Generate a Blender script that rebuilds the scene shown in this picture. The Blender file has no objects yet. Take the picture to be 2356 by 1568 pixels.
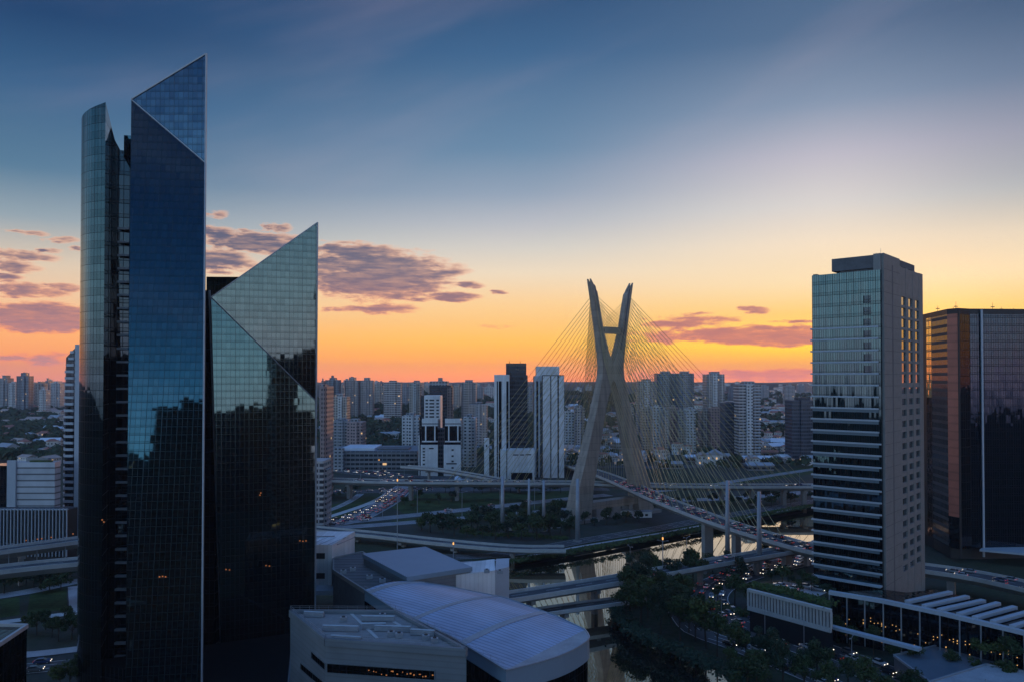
import bpy, math, random
import numpy as np
from mathutils import Vector
rnd = random.Random(7)
SC = bpy.context.scene
COL = SC.collection
R = math.radians
# ---------------------------------------------------------------- camera maths (photo plane 2356 x 1568 -> world metres)
F, CX, HZ, CAMZ, PIT = 1800.0, 1178.0, 870.0, 81.0, R(0.9)
CY = HZ - F * math.tan(PIT)
def ray(px, py):
    a, b = (px - CX) / F, (CY - py) / F
    return Vector((a, math.cos(PIT) - b * math.sin(PIT), math.sin(PIT) + b * math.cos(PIT)))
CAM = Vector((0, 0, CAMZ))
def G(px, py, z=0.0):
    r = ray(px, py); return CAM + r * ((z - CAMZ) / r.z)
def A(px, py, d):
    r = ray(px, py); return CAM + r * (d / r.y)
def X(px, d): return A(px, HZ, d).x
def Z(py, d): return A(CX, py, d).z
def PLN(px, py, p0, n):
    r = ray(px, py); return CAM + r * ((p0 - CAM).dot(n) / r.dot(n))
def sm(a, b, x):
    t = min(1, max(0, (x - a) / (b - a))); return t * t * (3 - 2 * t)
# ---------------------------------------------------------------- node helpers
class NT:
    def __init__(s, tree): s.t = tree; s.n = tree.nodes; s.l = tree.links
    def new(s, k, **kw):
        n = s.n.new(k)
        for a, v in kw.items(): setattr(n, a, v)
        return n
    def put(s, sock, v):
        if isinstance(v, bpy.types.NodeSocket): s.l.new(v, sock)
        elif v is not None:
            try: sock.default_value = v
            except Exception: sock.default_value = (v[0], v[1], v[2], 1.0) if hasattr(v, '__len__') else v
    def m(s, op, a, b=None, c=None, clamp=False):
        n = s.new('ShaderNodeMath', operation=op, use_clamp=clamp)
        s.put(n.inputs[0], a); s.put(n.inputs[1], b); s.put(n.inputs[2], c)
        return n.outputs[0]
    def mix(s, f, a, b, kind='MIX'):
        n = s.new('ShaderNodeMix', data_type='RGBA', blend_type=kind)
        s.put(n.inputs[0], f); s.put(n.inputs[6], c4(a)); s.put(n.inputs[7], c4(b))
        return n.outputs[2]
    def mr(s, v, a, b, c, d, st=False):
        n = s.new('ShaderNodeMapRange'); n.interpolation_type = 'SMOOTHSTEP' if st else 'LINEAR'
        for i, q in enumerate((v, a, b, c, d)): s.put(n.inputs[i], q)
        return n.outputs[0]
    def ramp(s, f, stops):
        n = s.new('ShaderNodeValToRGB'); e = n.color_ramp.elements
        while len(e) < len(stops): e.new(0.5)
        for q, (p, c) in zip(e, stops): q.position = p; q.color = c4(c)
        s.put(n.inputs[0], f); return n.outputs[0]
    def noise(s, vec, scale, detail=3.0, rough=0.55):
        n = s.new('ShaderNodeTexNoise'); s.put(n.inputs['Vector'], vec)
        n.inputs['Scale'].default_value = scale; n.inputs['Detail'].default_value = detail; n.inputs['Roughness'].default_value = rough
        return n.outputs[0]
    def xyz(s, v):
        n = s.new('ShaderNodeSeparateXYZ'); s.put(n.inputs[0], v); return n.outputs
    def comb(s, x, y, z=0.0):
        n = s.new('ShaderNodeCombineXYZ'); s.put(n.inputs[0], x); s.put(n.inputs[1], y); s.put(n.inputs[2], z); return n.outputs[0]
    def vm(s, op, a, b=None):
        n = s.new('ShaderNodeVectorMath', operation=op); s.put(n.inputs[0], a)
        if b is not None: s.put(n.inputs[3 if op == 'SCALE' else 1], b)
        return n.outputs[0]
    def white(s, v):
        n = s.new('ShaderNodeTexWhiteNoise', noise_dimensions='3D'); s.put(n.inputs[0], v); return n.outputs
def c4(c):
    if isinstance(c, bpy.types.NodeSocket) or not hasattr(c, '__len__'): return c
    return (c[0], c[1], c[2], 1.0)
def lin(r, g, b):
    f = lambda v: (v / 255 / 12.92) if v / 255 <= 0.04045 else ((v / 255 + 0.055) / 1.055) ** 2.4
    return (f(r), f(g), f(b))
def mat(name):
    m = bpy.data.materials.new(name); m.use_nodes = True
    t = NT(m.node_tree); t.n.clear()
    o = t.new('ShaderNodeOutputMaterial'); p = t.new('ShaderNodeBsdfPrincipled')
    t.l.new(p.outputs[0], o.inputs[0])
    return m, t, p
def simple(name, col, rough=0.7, metal=0.0, var=0.25, scale=0.3, bump=0.0, spec=0.4, col2=None):
    m, t, p = mat(name)
    tc = t.new('ShaderNodeTexCoord').outputs['Object']
    n = t.noise(tc, scale, 5.0, 0.6); n2 = t.noise(tc, scale * 9, 3.0)
    f = t.m('ADD', t.m('MULTIPLY', n, 0.65), t.m('MULTIPLY', n2, 0.35))
    f = t.mr(f, 0.3, 0.7, 0.0, 1.0)
    lo = tuple(c * (1 - var) for c in col); hi = tuple(min(1, c * (1 + var)) for c in (col2 or col))
    t.put(p.inputs['Base Color'], t.mix(f, lo, hi))
    p.inputs['Roughness'].default_value = rough; p.inputs['Metallic'].default_value = metal
    p.inputs['Specular IOR Level'].default_value = spec
    if bump:
        b = t.new('ShaderNodeBump'); b.inputs['Strength'].default_value = bump; b.inputs['Distance'].default_value = 0.2
        t.put(b.inputs['Height'], n2); t.put(p.inputs['Normal'], b.outputs[0])
    return m
def emit(name, col, s):
    m = bpy.data.materials.new(name); m.use_nodes = True; t = NT(m.node_tree); t.n.clear()
    o = t.new('ShaderNodeOutputMaterial'); e = t.new('ShaderNodeEmission')
    e.inputs[0].default_value = c4(col); e.inputs[1].default_value = s; t.l.new(e.outputs[0], o.inputs[0])
    return m
def cell(t, v, size):
    q = t.m('DIVIDE', v, size); fl = t.m('FLOOR', q); fr = t.m('SUBTRACT', q, fl); return fl, fr
def glass(name, tint, pw, ph, lw=0.09, jit=0.006, rough=0.03, dark=(0.004, 0.006, 0.010), sub=0.28, wob=0.01, line=0.85):
    """coated curtain-wall glazing: metallic reflection, a grid of panel joints, each panel set a hair out of true"""
    m, t, p = mat(name)
    uv = t.xyz(t.new('ShaderNodeUVMap').outputs[0])
    cu, fu = cell(t, uv[0], pw); cv, fv = cell(t, uv[1], ph)
    eu = t.m('LESS_THAN', fu, lw / pw)
    ev = t.m('LESS_THAN', fv, lw * 1.3 / ph)
    ev2 = t.m('LESS_THAN', t.m('ABSOLUTE', t.m('SUBTRACT', fv, sub)), lw * 0.5 / ph)
    _, f3 = cell(t, uv[0], pw * 3); thick = t.m('LESS_THAN', f3, lw * 1.8 / (pw * 3))
    g = t.m('MAXIMUM', t.m('MAXIMUM', eu, ev), t.m('MAXIMUM', t.m('MULTIPLY', ev2, 0.7), thick))
    g = t.m('MULTIPLY', g, line)
    w = t.white(t.comb(cu, cv, 1.0))
    spand = t.m('LESS_THAN', fv, sub)
    k = t.m('ADD', t.m('MULTIPLY', w[0], 0.18), 0.91)
    k = t.m('MULTIPLY', k, t.m('SUBTRACT', 1.0, t.m('MULTIPLY', spand, 0.18)))
    col = t.mix(1.0, tint, t.comb(k, k, k), 'MULTIPLY')
    t.put(p.inputs['Base Color'], t.mix(g, col, dark))
    t.put(p.inputs['Metallic'], t.m('SUBTRACT', 1.0, g)); t.put(p.inputs['Roughness'], t.m('ADD', rough, t.m('MULTIPLY', g, 0.4)))
    t.put(p.inputs['Specular IOR Level'], t.m('SUBTRACT', 0.5, t.m('MULTIPLY', g, 0.5)))
    tc = t.new('ShaderNodeTexCoord').outputs['Object']
    nn = t.new('ShaderNodeTexNoise'); t.put(nn.inputs['Vector'], tc); nn.inputs['Scale'].default_value = 0.22; nn.inputs['Detail'].default_value = 2
    j = t.vm('SCALE', t.vm('SUBTRACT', w[1], (0.5, 0.5, 0.5)), jit * 2)
    j2 = t.vm('SCALE', t.vm('SUBTRACT', nn.outputs[1], (0.5, 0.5, 0.5)), wob * 2)
    nrm = t.vm('NORMALIZE', t.vm('ADD', t.vm('ADD', t.new('ShaderNodeNewGeometry').outputs['Normal'], j), j2))
    t.put(p.inputs['Normal'], nrm)
    return m
def facade(name, wall, win, bay=3.2, flo=3.1, wf=0.55, hf=0.5, lit=0.0, band=None, rough=0.65, vst=None):
    """rendered wall with a grid of windows in metres; band = tone of slab edges, vst = width of vertical bays that alternate tone"""
    m, t, p = mat(name)
    uv = t.xyz(t.new('ShaderNodeUVMap').outputs[0])
    cu, fu = cell(t, uv[0], bay); cv, fv = cell(t, uv[1], flo)
    inw = t.m('MULTIPLY', t.m('LESS_THAN', t.m('ABSOLUTE', t.m('SUBTRACT', fu, 0.5)), wf / 2), t.m('LESS_THAN', t.m('ABSOLUTE', t.m('SUBTRACT', fv, 0.55)), hf / 2))
    nz = t.xyz(t.new('ShaderNodeNewGeometry').outputs['Normal'])[2]
    inw = t.m('MULTIPLY', inw, t.m('LESS_THAN', t.m('ABSOLUTE', nz), 0.6))
    w = t.white(t.comb(cu, cv, 3.0))[0]
    tc = t.new('ShaderNodeTexCoord').outputs['Object']
    n = t.mr(t.noise(tc, 0.15, 5.0), 0.3, 0.7, 0.78, 1.14)
    st = t.mr(t.noise(t.vm('MULTIPLY', tc, (1.2, 1.2, 0.05)), 1.0, 3.0), 0.35, 0.7, 1.0, 0.82)
    col = t.mix(1.0, wall, t.comb(*[t.m('MULTIPLY', n, st)] * 3), 'MULTIPLY')
    if vst:
        _, f2 = cell(t, uv[0], vst); col = t.mix(t.m('MULTIPLY', t.m('LESS_THAN', f2, 0.42), 0.55), col, win)
    if band is not None: col = t.mix(t.m('LESS_THAN', fv, 0.14), col, band)
    k = t.m('ADD', t.m('MULTIPLY', w, 1.1), 0.4)
    t.put(p.inputs['Base Color'], t.mix(inw, col, t.mix(1.0, win, t.comb(k, k, k), 'MULTIPLY')))
    t.put(p.inputs['Roughness'], t.m('SUBTRACT', rough, t.m('MULTIPLY', inw, rough - 0.12)))
    if lit > 0:
        on = t.m('MULTIPLY', inw, t.m('LESS_THAN', t.white(t.comb(cu, cv, 9.0))[0], lit))
        p.inputs['Emission Color'].default_value = (1.0, 0.62, 0.28, 1); t.put(p.inputs['Emission Strength'], t.m('MULTIPLY', on, 0.8))
    return m
# ---------------------------------------------------------------- mesh builder
class MB:
    def __init__(s): s.v = []; s.f = []; s.mi = []; s.uv = []; s.pc = []; s.g = 0; s.dep = 0
    def __getattribute__(s, k):
        a = object.__getattribute__(s, k)
        if k in ('prism', 'tube', 'bar'):
            s.g += 1; s.dep = 1
            def run(*x, **y):
                a(*x, **y); s.dep = 0
            return run
        return a
    def face(s, pts, mi=0, uv=None):
        pts = [Vector(p) for p in pts]; b = len(s.v); s.v += [p.copy() for p in pts]; s.f.append(list(range(b, b + len(pts)))); s.mi.append(mi)
        if not s.dep: s.g += 1
        s.pc.append(s.g)
        if uv is None:
            n = (pts[1] - pts[0]).cross(pts[2] - pts[0])
            if n.length < 1e-9 and len(pts) > 3: n = (pts[2] - pts[0]).cross(pts[3] - pts[0])
            n = n.normalized() if n.length > 1e-9 else Vector((0, 0, 1))
            u = Vector((0, 0, 1)).cross(n)
            u = u.normalized() if u.length > 0.05 else Vector((1, 0, 0))
            v = n.cross(u); uv = [(p.dot(u), p.dot(v)) for p in pts]
        s.uv += list(uv)
    def prism(s, poly, z0, z1, mi=0, top=None, cap=True, bottom=True):
        """poly: xy points counter-clockwise seen from above"""
        n = len(poly); z1 = z1 if hasattr(z1, '__len__') else [z1] * n; z0 = z0 if hasattr(z0, '__len__') else [z0] * n
        L = 0.0
        for i in range(n):
            a, b = poly[i], poly[(i + 1) % n]; j = (i + 1) % n; w = math.hypot(b[0] - a[0], b[1] - a[1])
            s.face([(a[0], a[1], z0[i]), (b[0], b[1], z0[j]), (b[0], b[1], z1[j]), (a[0], a[1], z1[i])], mi,
                   [(L, z0[i]), (L + w, z0[j]), (L + w, z1[j]), (L, z1[i])])
            L += w
        if cap: s.face([(p[0], p[1], z) for p, z in zip(poly, z1)], mi if top is None else top)
        if bottom: s.face([(p[0], p[1], z) for p, z in reversed(list(zip(poly, z0)))], mi)
    def box(s, c, size, z0, z1, rot=0.0, mi=0, top=None):
        ca, sa = math.cos(rot), math.sin(rot); hx, hy = size[0] / 2, size[1] / 2
        s.prism([(c[0] + x * ca - y * sa, c[1] + x * sa + y * ca) for x, y in ((-hx, -hy), (hx, -hy), (hx, hy), (-hx, hy))], z0, z1, mi, top)
    def tube(s, p0, p1, r0, r1=None, n=6, mi=0, cap=True):
        p0, p1 = Vector(p0), Vector(p1); r1 = r0 if r1 is None else r1
        d = (p1 - p0)
        if d.length < 1e-6: return
        L = d.length; d.normalize(); a = d.orthogonal().normalized(); b = d.cross(a)
        ring = lambda p, r: [p + (a * math.cos(2 * math.pi * i / n) + b * math.sin(2 * math.pi * i / n)) * r for i in range(n)]
        q0, q1 = ring(p0, r0), ring(p1, r1)
        for i in range(n):
            j = (i + 1) % n; s.face([q0[i], q0[j], q1[j], q1[i]], mi, [(0, 0), (1, 0), (1, L), (0, L)])
        if cap: s.face(q0[::-1], mi); s.face(q1, mi)
    def bar(s, p0, p1, w, h, mi=0):
        """box beam from p0 to p1, w wide, h high, top at the line"""
        p0, p1 = Vector(p0), Vector(p1); d = p1 - p0; u = Vector((-d.y, d.x, 0)).normalized() * (w / 2); dn = Vector((0, 0, -h))
        q = [p0 - u, p1 - u, p1 + u, p0 + u]; lo = [x + dn for x in q]
        s.face(q, mi); s.face(lo[::-1], mi)
        for i in range(4):
            j = (i + 1) % 4; s.face([lo[i], lo[j], q[j], q[i]], mi)
    def build(s, name, mats, parent=None, org=None, smooth=False):
        me = bpy.data.meshes.new(name); o = Vector(org) if org is not None else Vector((0, 0, 0))
        me.from_pydata([tuple(v - o) for v in s.v], [], s.f)
        mats = mats if isinstance(mats, (list, tuple)) else [mats]
        for m in mats: me.materials.append(m)
        me.polygons.foreach_set('material_index', s.mi)
        uvl = me.uv_layers.new(name='UVMap'); uvl.data.foreach_set('uv', [c for q in s.uv for c in q])
        if smooth:
            import bmesh
            bm = bmesh.new(); bm.from_mesh(me); bmesh.ops.remove_doubles(bm, verts=bm.verts, dist=0.001); bm.to_mesh(me); bm.free()
            me.polygons.foreach_set('use_smooth', [True] * len(me.polygons))
        me.update()
        ob = bpy.data.objects.new(name, me); COL.objects.link(ob)
        if parent is not None: ob.parent = parent
        else: ob.location = o
        return ob
def build_each(mb, name, mats, parent, org=None):
    """one child object per piece"""
    gs = {}; at_ = 0
    for i, f in enumerate(mb.f):
        gs.setdefault(mb.pc[i], []).append((f, mb.mi[i], mb.uv[at_:at_ + len(f)])); at_ += len(f)
    for L in gs.values():
        q = MB(); mats_ = mats
        for f, mi, uv in L:
            b = len(q.v); q.v += [mb.v[i] for i in f]; q.f.append(list(range(b, b + len(f)))); q.mi.append(mi); q.uv += uv; q.pc.append(0)
        q.build(name, mats_, parent, org)
def empty(name, loc):
    o = bpy.data.objects.new(name, None); o.empty_display_size = 1; COL.objects.link(o); o.location = loc; return o
USED = {}
def tag(o, label, cat, group=None, kind=None):
    w = label.split()
    if not 4 <= len(w) <= 16: print('LABEL LENGTH', len(w), label)
    if label in USED: print('DUP LABEL', label)
    USED[label] = 1
    o['label'] = label; o['category'] = cat
    if group: o['group'] = group
    if kind: o['kind'] = kind
    return o
def struct(o, label=None, cat=None):
    o['kind'] = 'structure'
    if label: o['label'] = label
    o['category'] = cat or o.name.split('.')[0].replace('_', ' ')
    return o
def thing(name, label, cat, loc, group=None): return tag(empty(name, loc), label, cat, group)
def copy_tree(o, parent=None):
    c = o.copy(); COL.objects.link(c)
    if parent is not None: c.parent = parent
    for ch in [k for k in o.children]: copy_tree(ch, c)
    return c
ORD = 'first second third fourth fifth sixth seventh eighth ninth tenth eleventh twelfth thirteenth fourteenth fifteenth sixteenth seventeenth eighteenth nineteenth'.split()
TENS = {2: 'twent', 3: 'thirt', 4: 'fort', 5: 'fift', 6: 'sixt', 7: 'sevent', 8: 'eight', 9: 'ninet'}
def nth(i):
    """1 -> first ... 99 -> ninety-ninth"""
    if i < 20: return ORD[i - 1]
    if i >= 100: return 'hundred-and-' + nth(i - 100) if i > 100 else 'hundredth'
    t, u = divmod(i, 10)
    return TENS[t] + ('ieth' if u == 0 else 'y-' + ORD[u - 1])
def spline(pts, step=4.0):
    P = [Vector(p) for p in pts]; P = [P[0] * 2 - P[1]] + P + [P[-1] * 2 - P[-2]]; out = []
    for i in range(1, len(P) - 2):
        a, b, c, d = P[i - 1:i + 3]; n = max(2, int((c - b).length / step))
        for k in range(n):
            t = k / n
            out.append(0.5 * (2 * b + (c - a) * t + (2 * a - 5 * b + 4 * c - d) * t * t + (3 * b - a - 3 * c + d) * t ** 3))
    out.append(P[-2]); return out
def side(path, i):
    a = path[max(0, i - 1)]; b = path[min(len(path) - 1, i + 1)]; d = (b - a); d.z = 0; d.normalize(); return Vector((d.y, -d.x, 0)), d
# ---------------------------------------------------------------- sky (sunset gradient by compass bearing and height, with clouds)
SUN_AZ, SUN_EL = math.atan2(2128 - CX, F), R(1.5)
FILL_GAIN = 4.5
W = bpy.data.worlds.new('World'); SC.world = W; W.use_nodes = True
t = NT(W.node_tree); t.n.clear()
wo = t.new('ShaderNodeOutputWorld'); bg = t.new('ShaderNodeBackground'); t.l.new(bg.outputs[0], wo.inputs[0])
dv = t.new('ShaderNodeTexCoord').outputs['Generated']; sx, sy, sz = t.xyz(t.vm('NORMALIZE', dv))
el = t.m('MULTIPLY', t.m('ARCSINE', sz), 180 / math.pi); az = t.m('MULTIPLY', t.m('ARCTAN2', sx, sy), 180 / math.pi)
da = t.m('ABSOLUTE', t.m('SUBTRACT', az, math.degrees(SUN_AZ)))
da = t.m('SUBTRACT', 180.0, t.m('ABSOLUTE', t.m('SUBTRACT', da, 180.0)))
ef = t.mr(el, -4.0, 90.0, 0.0, 1.0)
def er(stops): return t.ramp(ef, [((e + 4) / 94, lin(*c)) for e, c in stops])
SKY_S = er([(-2, (150, 80, 75)), (0, (232, 128, 78)), (1.2, (252, 172, 56)), (2.3, (255, 220, 48)), (4.5, (255, 208, 118)), (6.5, (254, 224, 176)), (9.1, (249, 227, 198)), (11.7, (222, 216, 210)), (14.9, (194, 190, 202)), (18.2, (138, 154, 178)), (22.5, (88, 114, 146)), (32, (50, 80, 120)), (50, (40, 74, 118)), (90, (40, 72, 116))])
SKY_C = er([(-2, (140, 80, 80)), (0, (240, 134, 66)), (1.2, (254, 164, 58)), (2.7, (255, 188, 80)), (5.5, (252, 208, 148)), (7.7, (240, 220, 192)), (9.5, (214, 209, 200)), (11.2, (186, 190, 197)), (13.3, (150, 166, 186)), (16.4, (108, 140, 170)), (22.7, (66, 104, 144)), (28, (40, 72, 114)), (45, (38, 70, 116)), (90, (40, 72, 116))])
SKY_L = er([(-2, (120, 80, 90)), (0, (208, 122, 94)), (1.5, (244, 152, 84)), (3.2, (252, 176, 108)), (5, (240, 196, 154)), (7.2, (222, 202, 178)), (10, (150, 166, 176)), (13, (90, 126, 154)), (18, (58, 98, 138)), (22, (36, 70, 112)), (33, (25, 52, 96)), (60, (34, 64, 112)), (90, (40, 72, 116))])
SKY_B = er([(-2, (60, 66, 80)), (0, (98, 100, 118)), (3, (128, 138, 150)), (6, (124, 146, 160)), (10, (102, 132, 152)), (15, (72, 112, 142)), (18, (52, 88, 120)), (22, (30, 60, 94)), (28, (20, 44, 76)), (35, (12, 30, 58)), (46, (12, 30, 56)), (54, (18, 40, 72)), (66, (56, 98, 140)), (90, (70, 112, 154))])
sky = t.mix(t.mr(da, 4, 28, 0, 1, True), SKY_S, SKY_C)
sky = t.mix(t.mr(da, 26, 62, 0, 1, True), sky, SKY_L)
sky = t.mix(t.mr(da, 66, 130, 0, 1, True), sky, SKY_B)
# clouds: flat-based banks at fixed bearings / heights
wv = t.comb(t.m('MULTIPLY', az, 0.30), t.m('MULTIPLY', el, 1.0), 0.0)
n1 = t.noise(wv, 1.0, 6.0, 0.62); n2 = t.noise(t.vm('ADD', wv, (7.3, 2.2, 4.0)), 2.6, 5.0, 0.6)
azw = t.m('ADD', az, t.m('MULTIPLY', t.m('SUBTRACT', n2, 0.5), 2.2)); elw = t.m('ADD', el, t.m('MULTIPLY', t.m('SUBTRACT', n1, 0.5), 1.1))
BL = [(500, 492, 26, 8, .7), (500, 540, 40, 18, .9), (640, 524, 30, 12, .8), (600, 560, 95, 22, 1.1), (505, 596, 60, 22, 1.0), (545, 612, 50, 16, .8), (810, 580, 95, 18, 1.1), (905, 597, 60, 12, .9), (980, 604, 40, 12, .7), (860, 632, 135, 42, 1.25), (930, 640, 70, 26, 1.1),
      (965, 665, 42, 12, .9), (1010, 622, 60, 18, .9), (1085, 655, 26, 8, .8), (1148, 671, 20, 5, .8), (1040, 682, 55, 9, .9), (885, 711, 60, 10, 1.0), (800, 713, 55, 6, .7), (965, 690, 28, 7, .6), (1140, 748, 60, 7, .35),
      (70, 535, 42, 6, .8), (150, 552, 34, 8, .8), (175, 572, 22, 7, .8), (40, 588, 80, 11, 1.0), (25, 612, 60, 12, .9), (10, 638, 40, 8, .9), (132, 660, 50, 9, .9), (55, 668, 80, 14, 1.0), (80, 722, 120, 20, 1.2), (90, 742, 130, 18, 1.2), (120, 576, 26, 6, .5), (100, 826, 130, 14, .75),
      (1570, 742, 80, 13, .95), (1660, 735, 50, 8, .6), (1735, 714, 30, 8, .95), (1760, 772, 240, 15, 1.2), (1620, 776, 130, 10, 1.0), (1760, 862, 250, 12, 1.0), (1830, 742, 70, 5, .7), (1610, 722, 40, 4, .5)]
mask = None
for px, py, hw, hh, s_ in BL:
    r0 = ray(px, py); a0 = math.degrees(math.atan2(r0.x, r0.y)); e0 = math.degrees(math.asin(r0.normalized().z))
    r1 = ray(px + hw, py); r2 = ray(px, py - hh)
    aw = math.degrees(math.atan2(r1.x, r1.y)) - a0; eh = math.degrees(math.asin(r2.normalized().z)) - e0
    q = t.m('ADD', t.m('POWER', t.m('MULTIPLY', t.m('SUBTRACT', azw, a0), 1 / (aw * 1.5)), 2.0), t.m('POWER', t.m('MULTIPLY', t.m('SUBTRACT', elw, e0), 1 / (eh * 1.5)), 2.0))
    q = t.m('SUBTRACT', s_, q)
    mask = q if mask is None else t.m('MAXIMUM', mask, q)
dens = t.m('ADD', mask, t.m('ADD', t.m('MULTIPLY', t.m('SUBTRACT', n2, 0.52), 2.0), t.m('MULTIPLY', t.m('SUBTRACT', n1, 0.5), 0.8)))
n3_ = t.noise(t.vm('ADD', t.vm('MULTIPLY', wv, (0.7, 1.3, 1.0)), (1.7, 5.1, 9.0)), 2.6, 7.0, 0.6)
dens = t.m('ADD', dens, t.m('MULTIPLY', t.m('SUBTRACT', n3_, 0.5), 0.8))
a_c = t.mr(dens, -0.04, 0.62, 0.0, 0.95, True); thick = t.m('MULTIPLY', t.mr(dens, 0.08, 0.95, 0.0, 1.0, True), t.mr(n3_, 0.3, 0.6, 0.62, 1.0))
low = t.mr(el, 1.0, 9.0, 1.0, 0.0, True)
warm = t.mix(low, lin(246, 190, 156), lin(246, 138, 84)); cool = t.mix(t.mr(da, 10, 50, 0, 1, True), t.mix(low, lin(132, 116, 130), lin(196, 112, 104)), t.mix(low, lin(94, 94, 118), lin(176, 122, 126)))
ccol = t.mix(thick, warm, cool)
skyc = t.mix(a_c, sky, ccol)
# thin high veil, barely there
veil = t.noise(t.comb(t.m('MULTIPLY', az, 0.035), t.m('MULTIPLY', t.m('SUBTRACT', el, t.m('MULTIPLY', az, 0.3)), 0.16), 3.0), 1.0, 5.0, 0.5)
skyc = t.mix(t.m('MULTIPLY', t.mr(veil, 0.45, 0.8, 0, 0.10, True), t.mr(el, 6, 14, 0, 1)), skyc, lin(222, 196, 206))
# unseen sky behind and overhead boosted as fill light; low sky lifted against haze
gain = t.m('ADD', 1.0, t.m('MULTIPLY', t.m('MAXIMUM', t.mr(el, 36, 62, 0, 1, True), t.mr(da, 82, 125, 0, 1, True)), FILL_GAIN))
gl_ = t.ramp(ef, [((e + 4) / 94, (g, g * (0.97 if e < 2 else 1), g * (0.9 if e < 2 else 1))) for e, g in ((0, .95), (1, .75), (2, .64), (4, .56), (8, .52), (14, .5))])
side_ = t.m('SUBTRACT', 1.0, t.m('MULTIPLY', t.m('MULTIPLY', t.mr(az, 21, 36, 0, .38, True), t.mr(az, 60, 90, 1, 0)), t.mr(el, 6.5, 13, 0, 1, True)))
skyc = t.mix(1.0, skyc, t.comb(side_, t.m('POWER', side_, .82), t.m('POWER', side_, .62)), 'MULTIPLY')
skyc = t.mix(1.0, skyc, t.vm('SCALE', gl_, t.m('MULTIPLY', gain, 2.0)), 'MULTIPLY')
# glow round the sun just above the horizon
sdv = (math.sin(SUN_AZ) * math.cos(R(1.6)), math.cos(SUN_AZ) * math.cos(R(1.6)), math.sin(R(1.6)))
dn = t.new('ShaderNodeVectorMath', operation='DOT_PRODUCT'); t.put(dn.inputs[0], t.vm('NORMALIZE', dv)); dn.inputs[1].default_value = sdv
ang = t.m('MULTIPLY', t.m('ARCCOSINE', dn.outputs['Value']), 180 / math.pi)
glow = t.m('POWER', 2.718, t.m('MULTIPLY', t.m('POWER', t.m('DIVIDE', ang, 4.2), 2.0), -1.0))
skyc = t.mix(1.0, skyc, t.vm('SCALE', (1.0, 0.36, 0.07), t.m('MULTIPLY', glow, 0.45)), 'ADD')
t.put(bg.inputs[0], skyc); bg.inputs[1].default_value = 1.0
sun = bpy.data.lights.new('sun', 'SUN'); sun.energy = 0.55; sun.angle = R(0.6); sun.color = (1.0, 0.45, 0.16)
so = bpy.data.objects.new('sun', sun); COL.objects.link(so)
sd = Vector((math.sin(SUN_AZ) * math.cos(SUN_EL), math.cos(SUN_AZ) * math.cos(SUN_EL), math.sin(SUN_EL)))
so.rotation_euler = sd.to_track_quat('Z', 'Y').to_euler()
so.location = (200, 300, 400)
# ---------------------------------------------------------------- materials
M = {}
M['conc'] = simple('concrete', (0.25, 0.24, 0.23), 0.8, var=0.22, scale=0.12)
def formwork(name, col, lift):
    m, t, p = mat(name); tc = t.new('ShaderNodeTexCoord').outputs['Object']; z = t.xyz(tc)[2]
    cv, fv = cell(t, z, lift); ln = t.m('LESS_THAN', fv, 0.05); w = t.mr(t.white(t.comb(cv, 0.0, 0.0))[0], 0, 1, .88, 1.08)
    n = t.mr(t.noise(t.vm('MULTIPLY', tc, (1, 1, .15)), 0.45, 6.0), 0.3, 0.7, 0.7, 1.2)
    k = t.m('MULTIPLY', t.m('MULTIPLY', n, w), t.m('SUBTRACT', 1.0, t.m('MULTIPLY', ln, 0.3)))
    t.put(p.inputs['Base Color'], t.mix(1.0, col, t.comb(k, k, k), 'MULTIPLY')); p.inputs['Roughness'].default_value = .8; return m
M['pyl'] = formwork('pylon_concrete', (0.29, 0.245, 0.20), 4.0)
M['conc_d'] = simple('weathered_concrete', (0.11, 0.115, 0.125), 0.85, var=0.3, scale=0.15)
M['asph'] = simple('asphalt', (0.055, 0.056, 0.06), 0.85, var=0.25, scale=0.2)
M['road'] = simple('worn_road', (0.21, 0.21, 0.22), 0.8, var=0.2, scale=0.12)
M['parap'] = simple('parapet', (0.42, 0.41, 0.40), 0.7, var=0.2, scale=0.3)
M['white'] = simple('white_paint', (0.66, 0.67, 0.68), 0.6, var=0.1, scale=0.2)
M['line'] = simple('road_marking', (0.55, 0.55, 0.52), 0.7, var=0.3, scale=1.0)
M['cable'] = simple('yellow_stay', (0.36, 0.30, 0.15), 0.45, var=0.15, scale=0.5)
M['steel'] = simple('grey_steel', (0.30, 0.32, 0.35), 0.45, 0.3, var=0.15, scale=0.8)
M['dark'] = simple('dark_trim', (0.012, 0.014, 0.018), 0.5, var=0.3, scale=0.5)
M['trunk'] = simple('bark', (0.045, 0.035, 0.025), 0.9, var=0.3, scale=1.5)
for i, c in enumerate([(0.030, 0.048, 0.018), (0.040, 0.060, 0.020), (0.024, 0.042, 0.022), (0.055, 0.075, 0.022)]):
    M['leaf%d' % i] = simple('foliage', c, 0.7, var=0.75, scale=0.9, spec=0.2)
M['bush'] = simple('shrub_foliage', (0.05, 0.075, 0.02), 0.75, var=0.5, scale=0.5, spec=0.2)
M['grass'] = simple('grass', (0.036, 0.056, 0.018), 0.9, var=0.8, scale=0.09, spec=0.1)
M['spandrel'] = simple('spandrel_panel', (0.10, 0.15, 0.19), 0.35, var=0.12, scale=0.3)
M['stone'] = simple('stone_cladding', (0.195, 0.195, 0.19), 0.7, var=0.16, scale=0.5)
M['blueroof'] = simple('blue_grey_roof_sheet', (0.19, 0.27, 0.34), 0.5, var=0.06, scale=0.1)
M['greyroof'] = simple('grey_roof', (0.24, 0.22, 0.21), 0.8, var=0.3, scale=0.12)
M['wpanel'] = simple('white_panel', (0.36, 0.40, 0.45), 0.45, var=0.08, scale=0.2)
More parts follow.
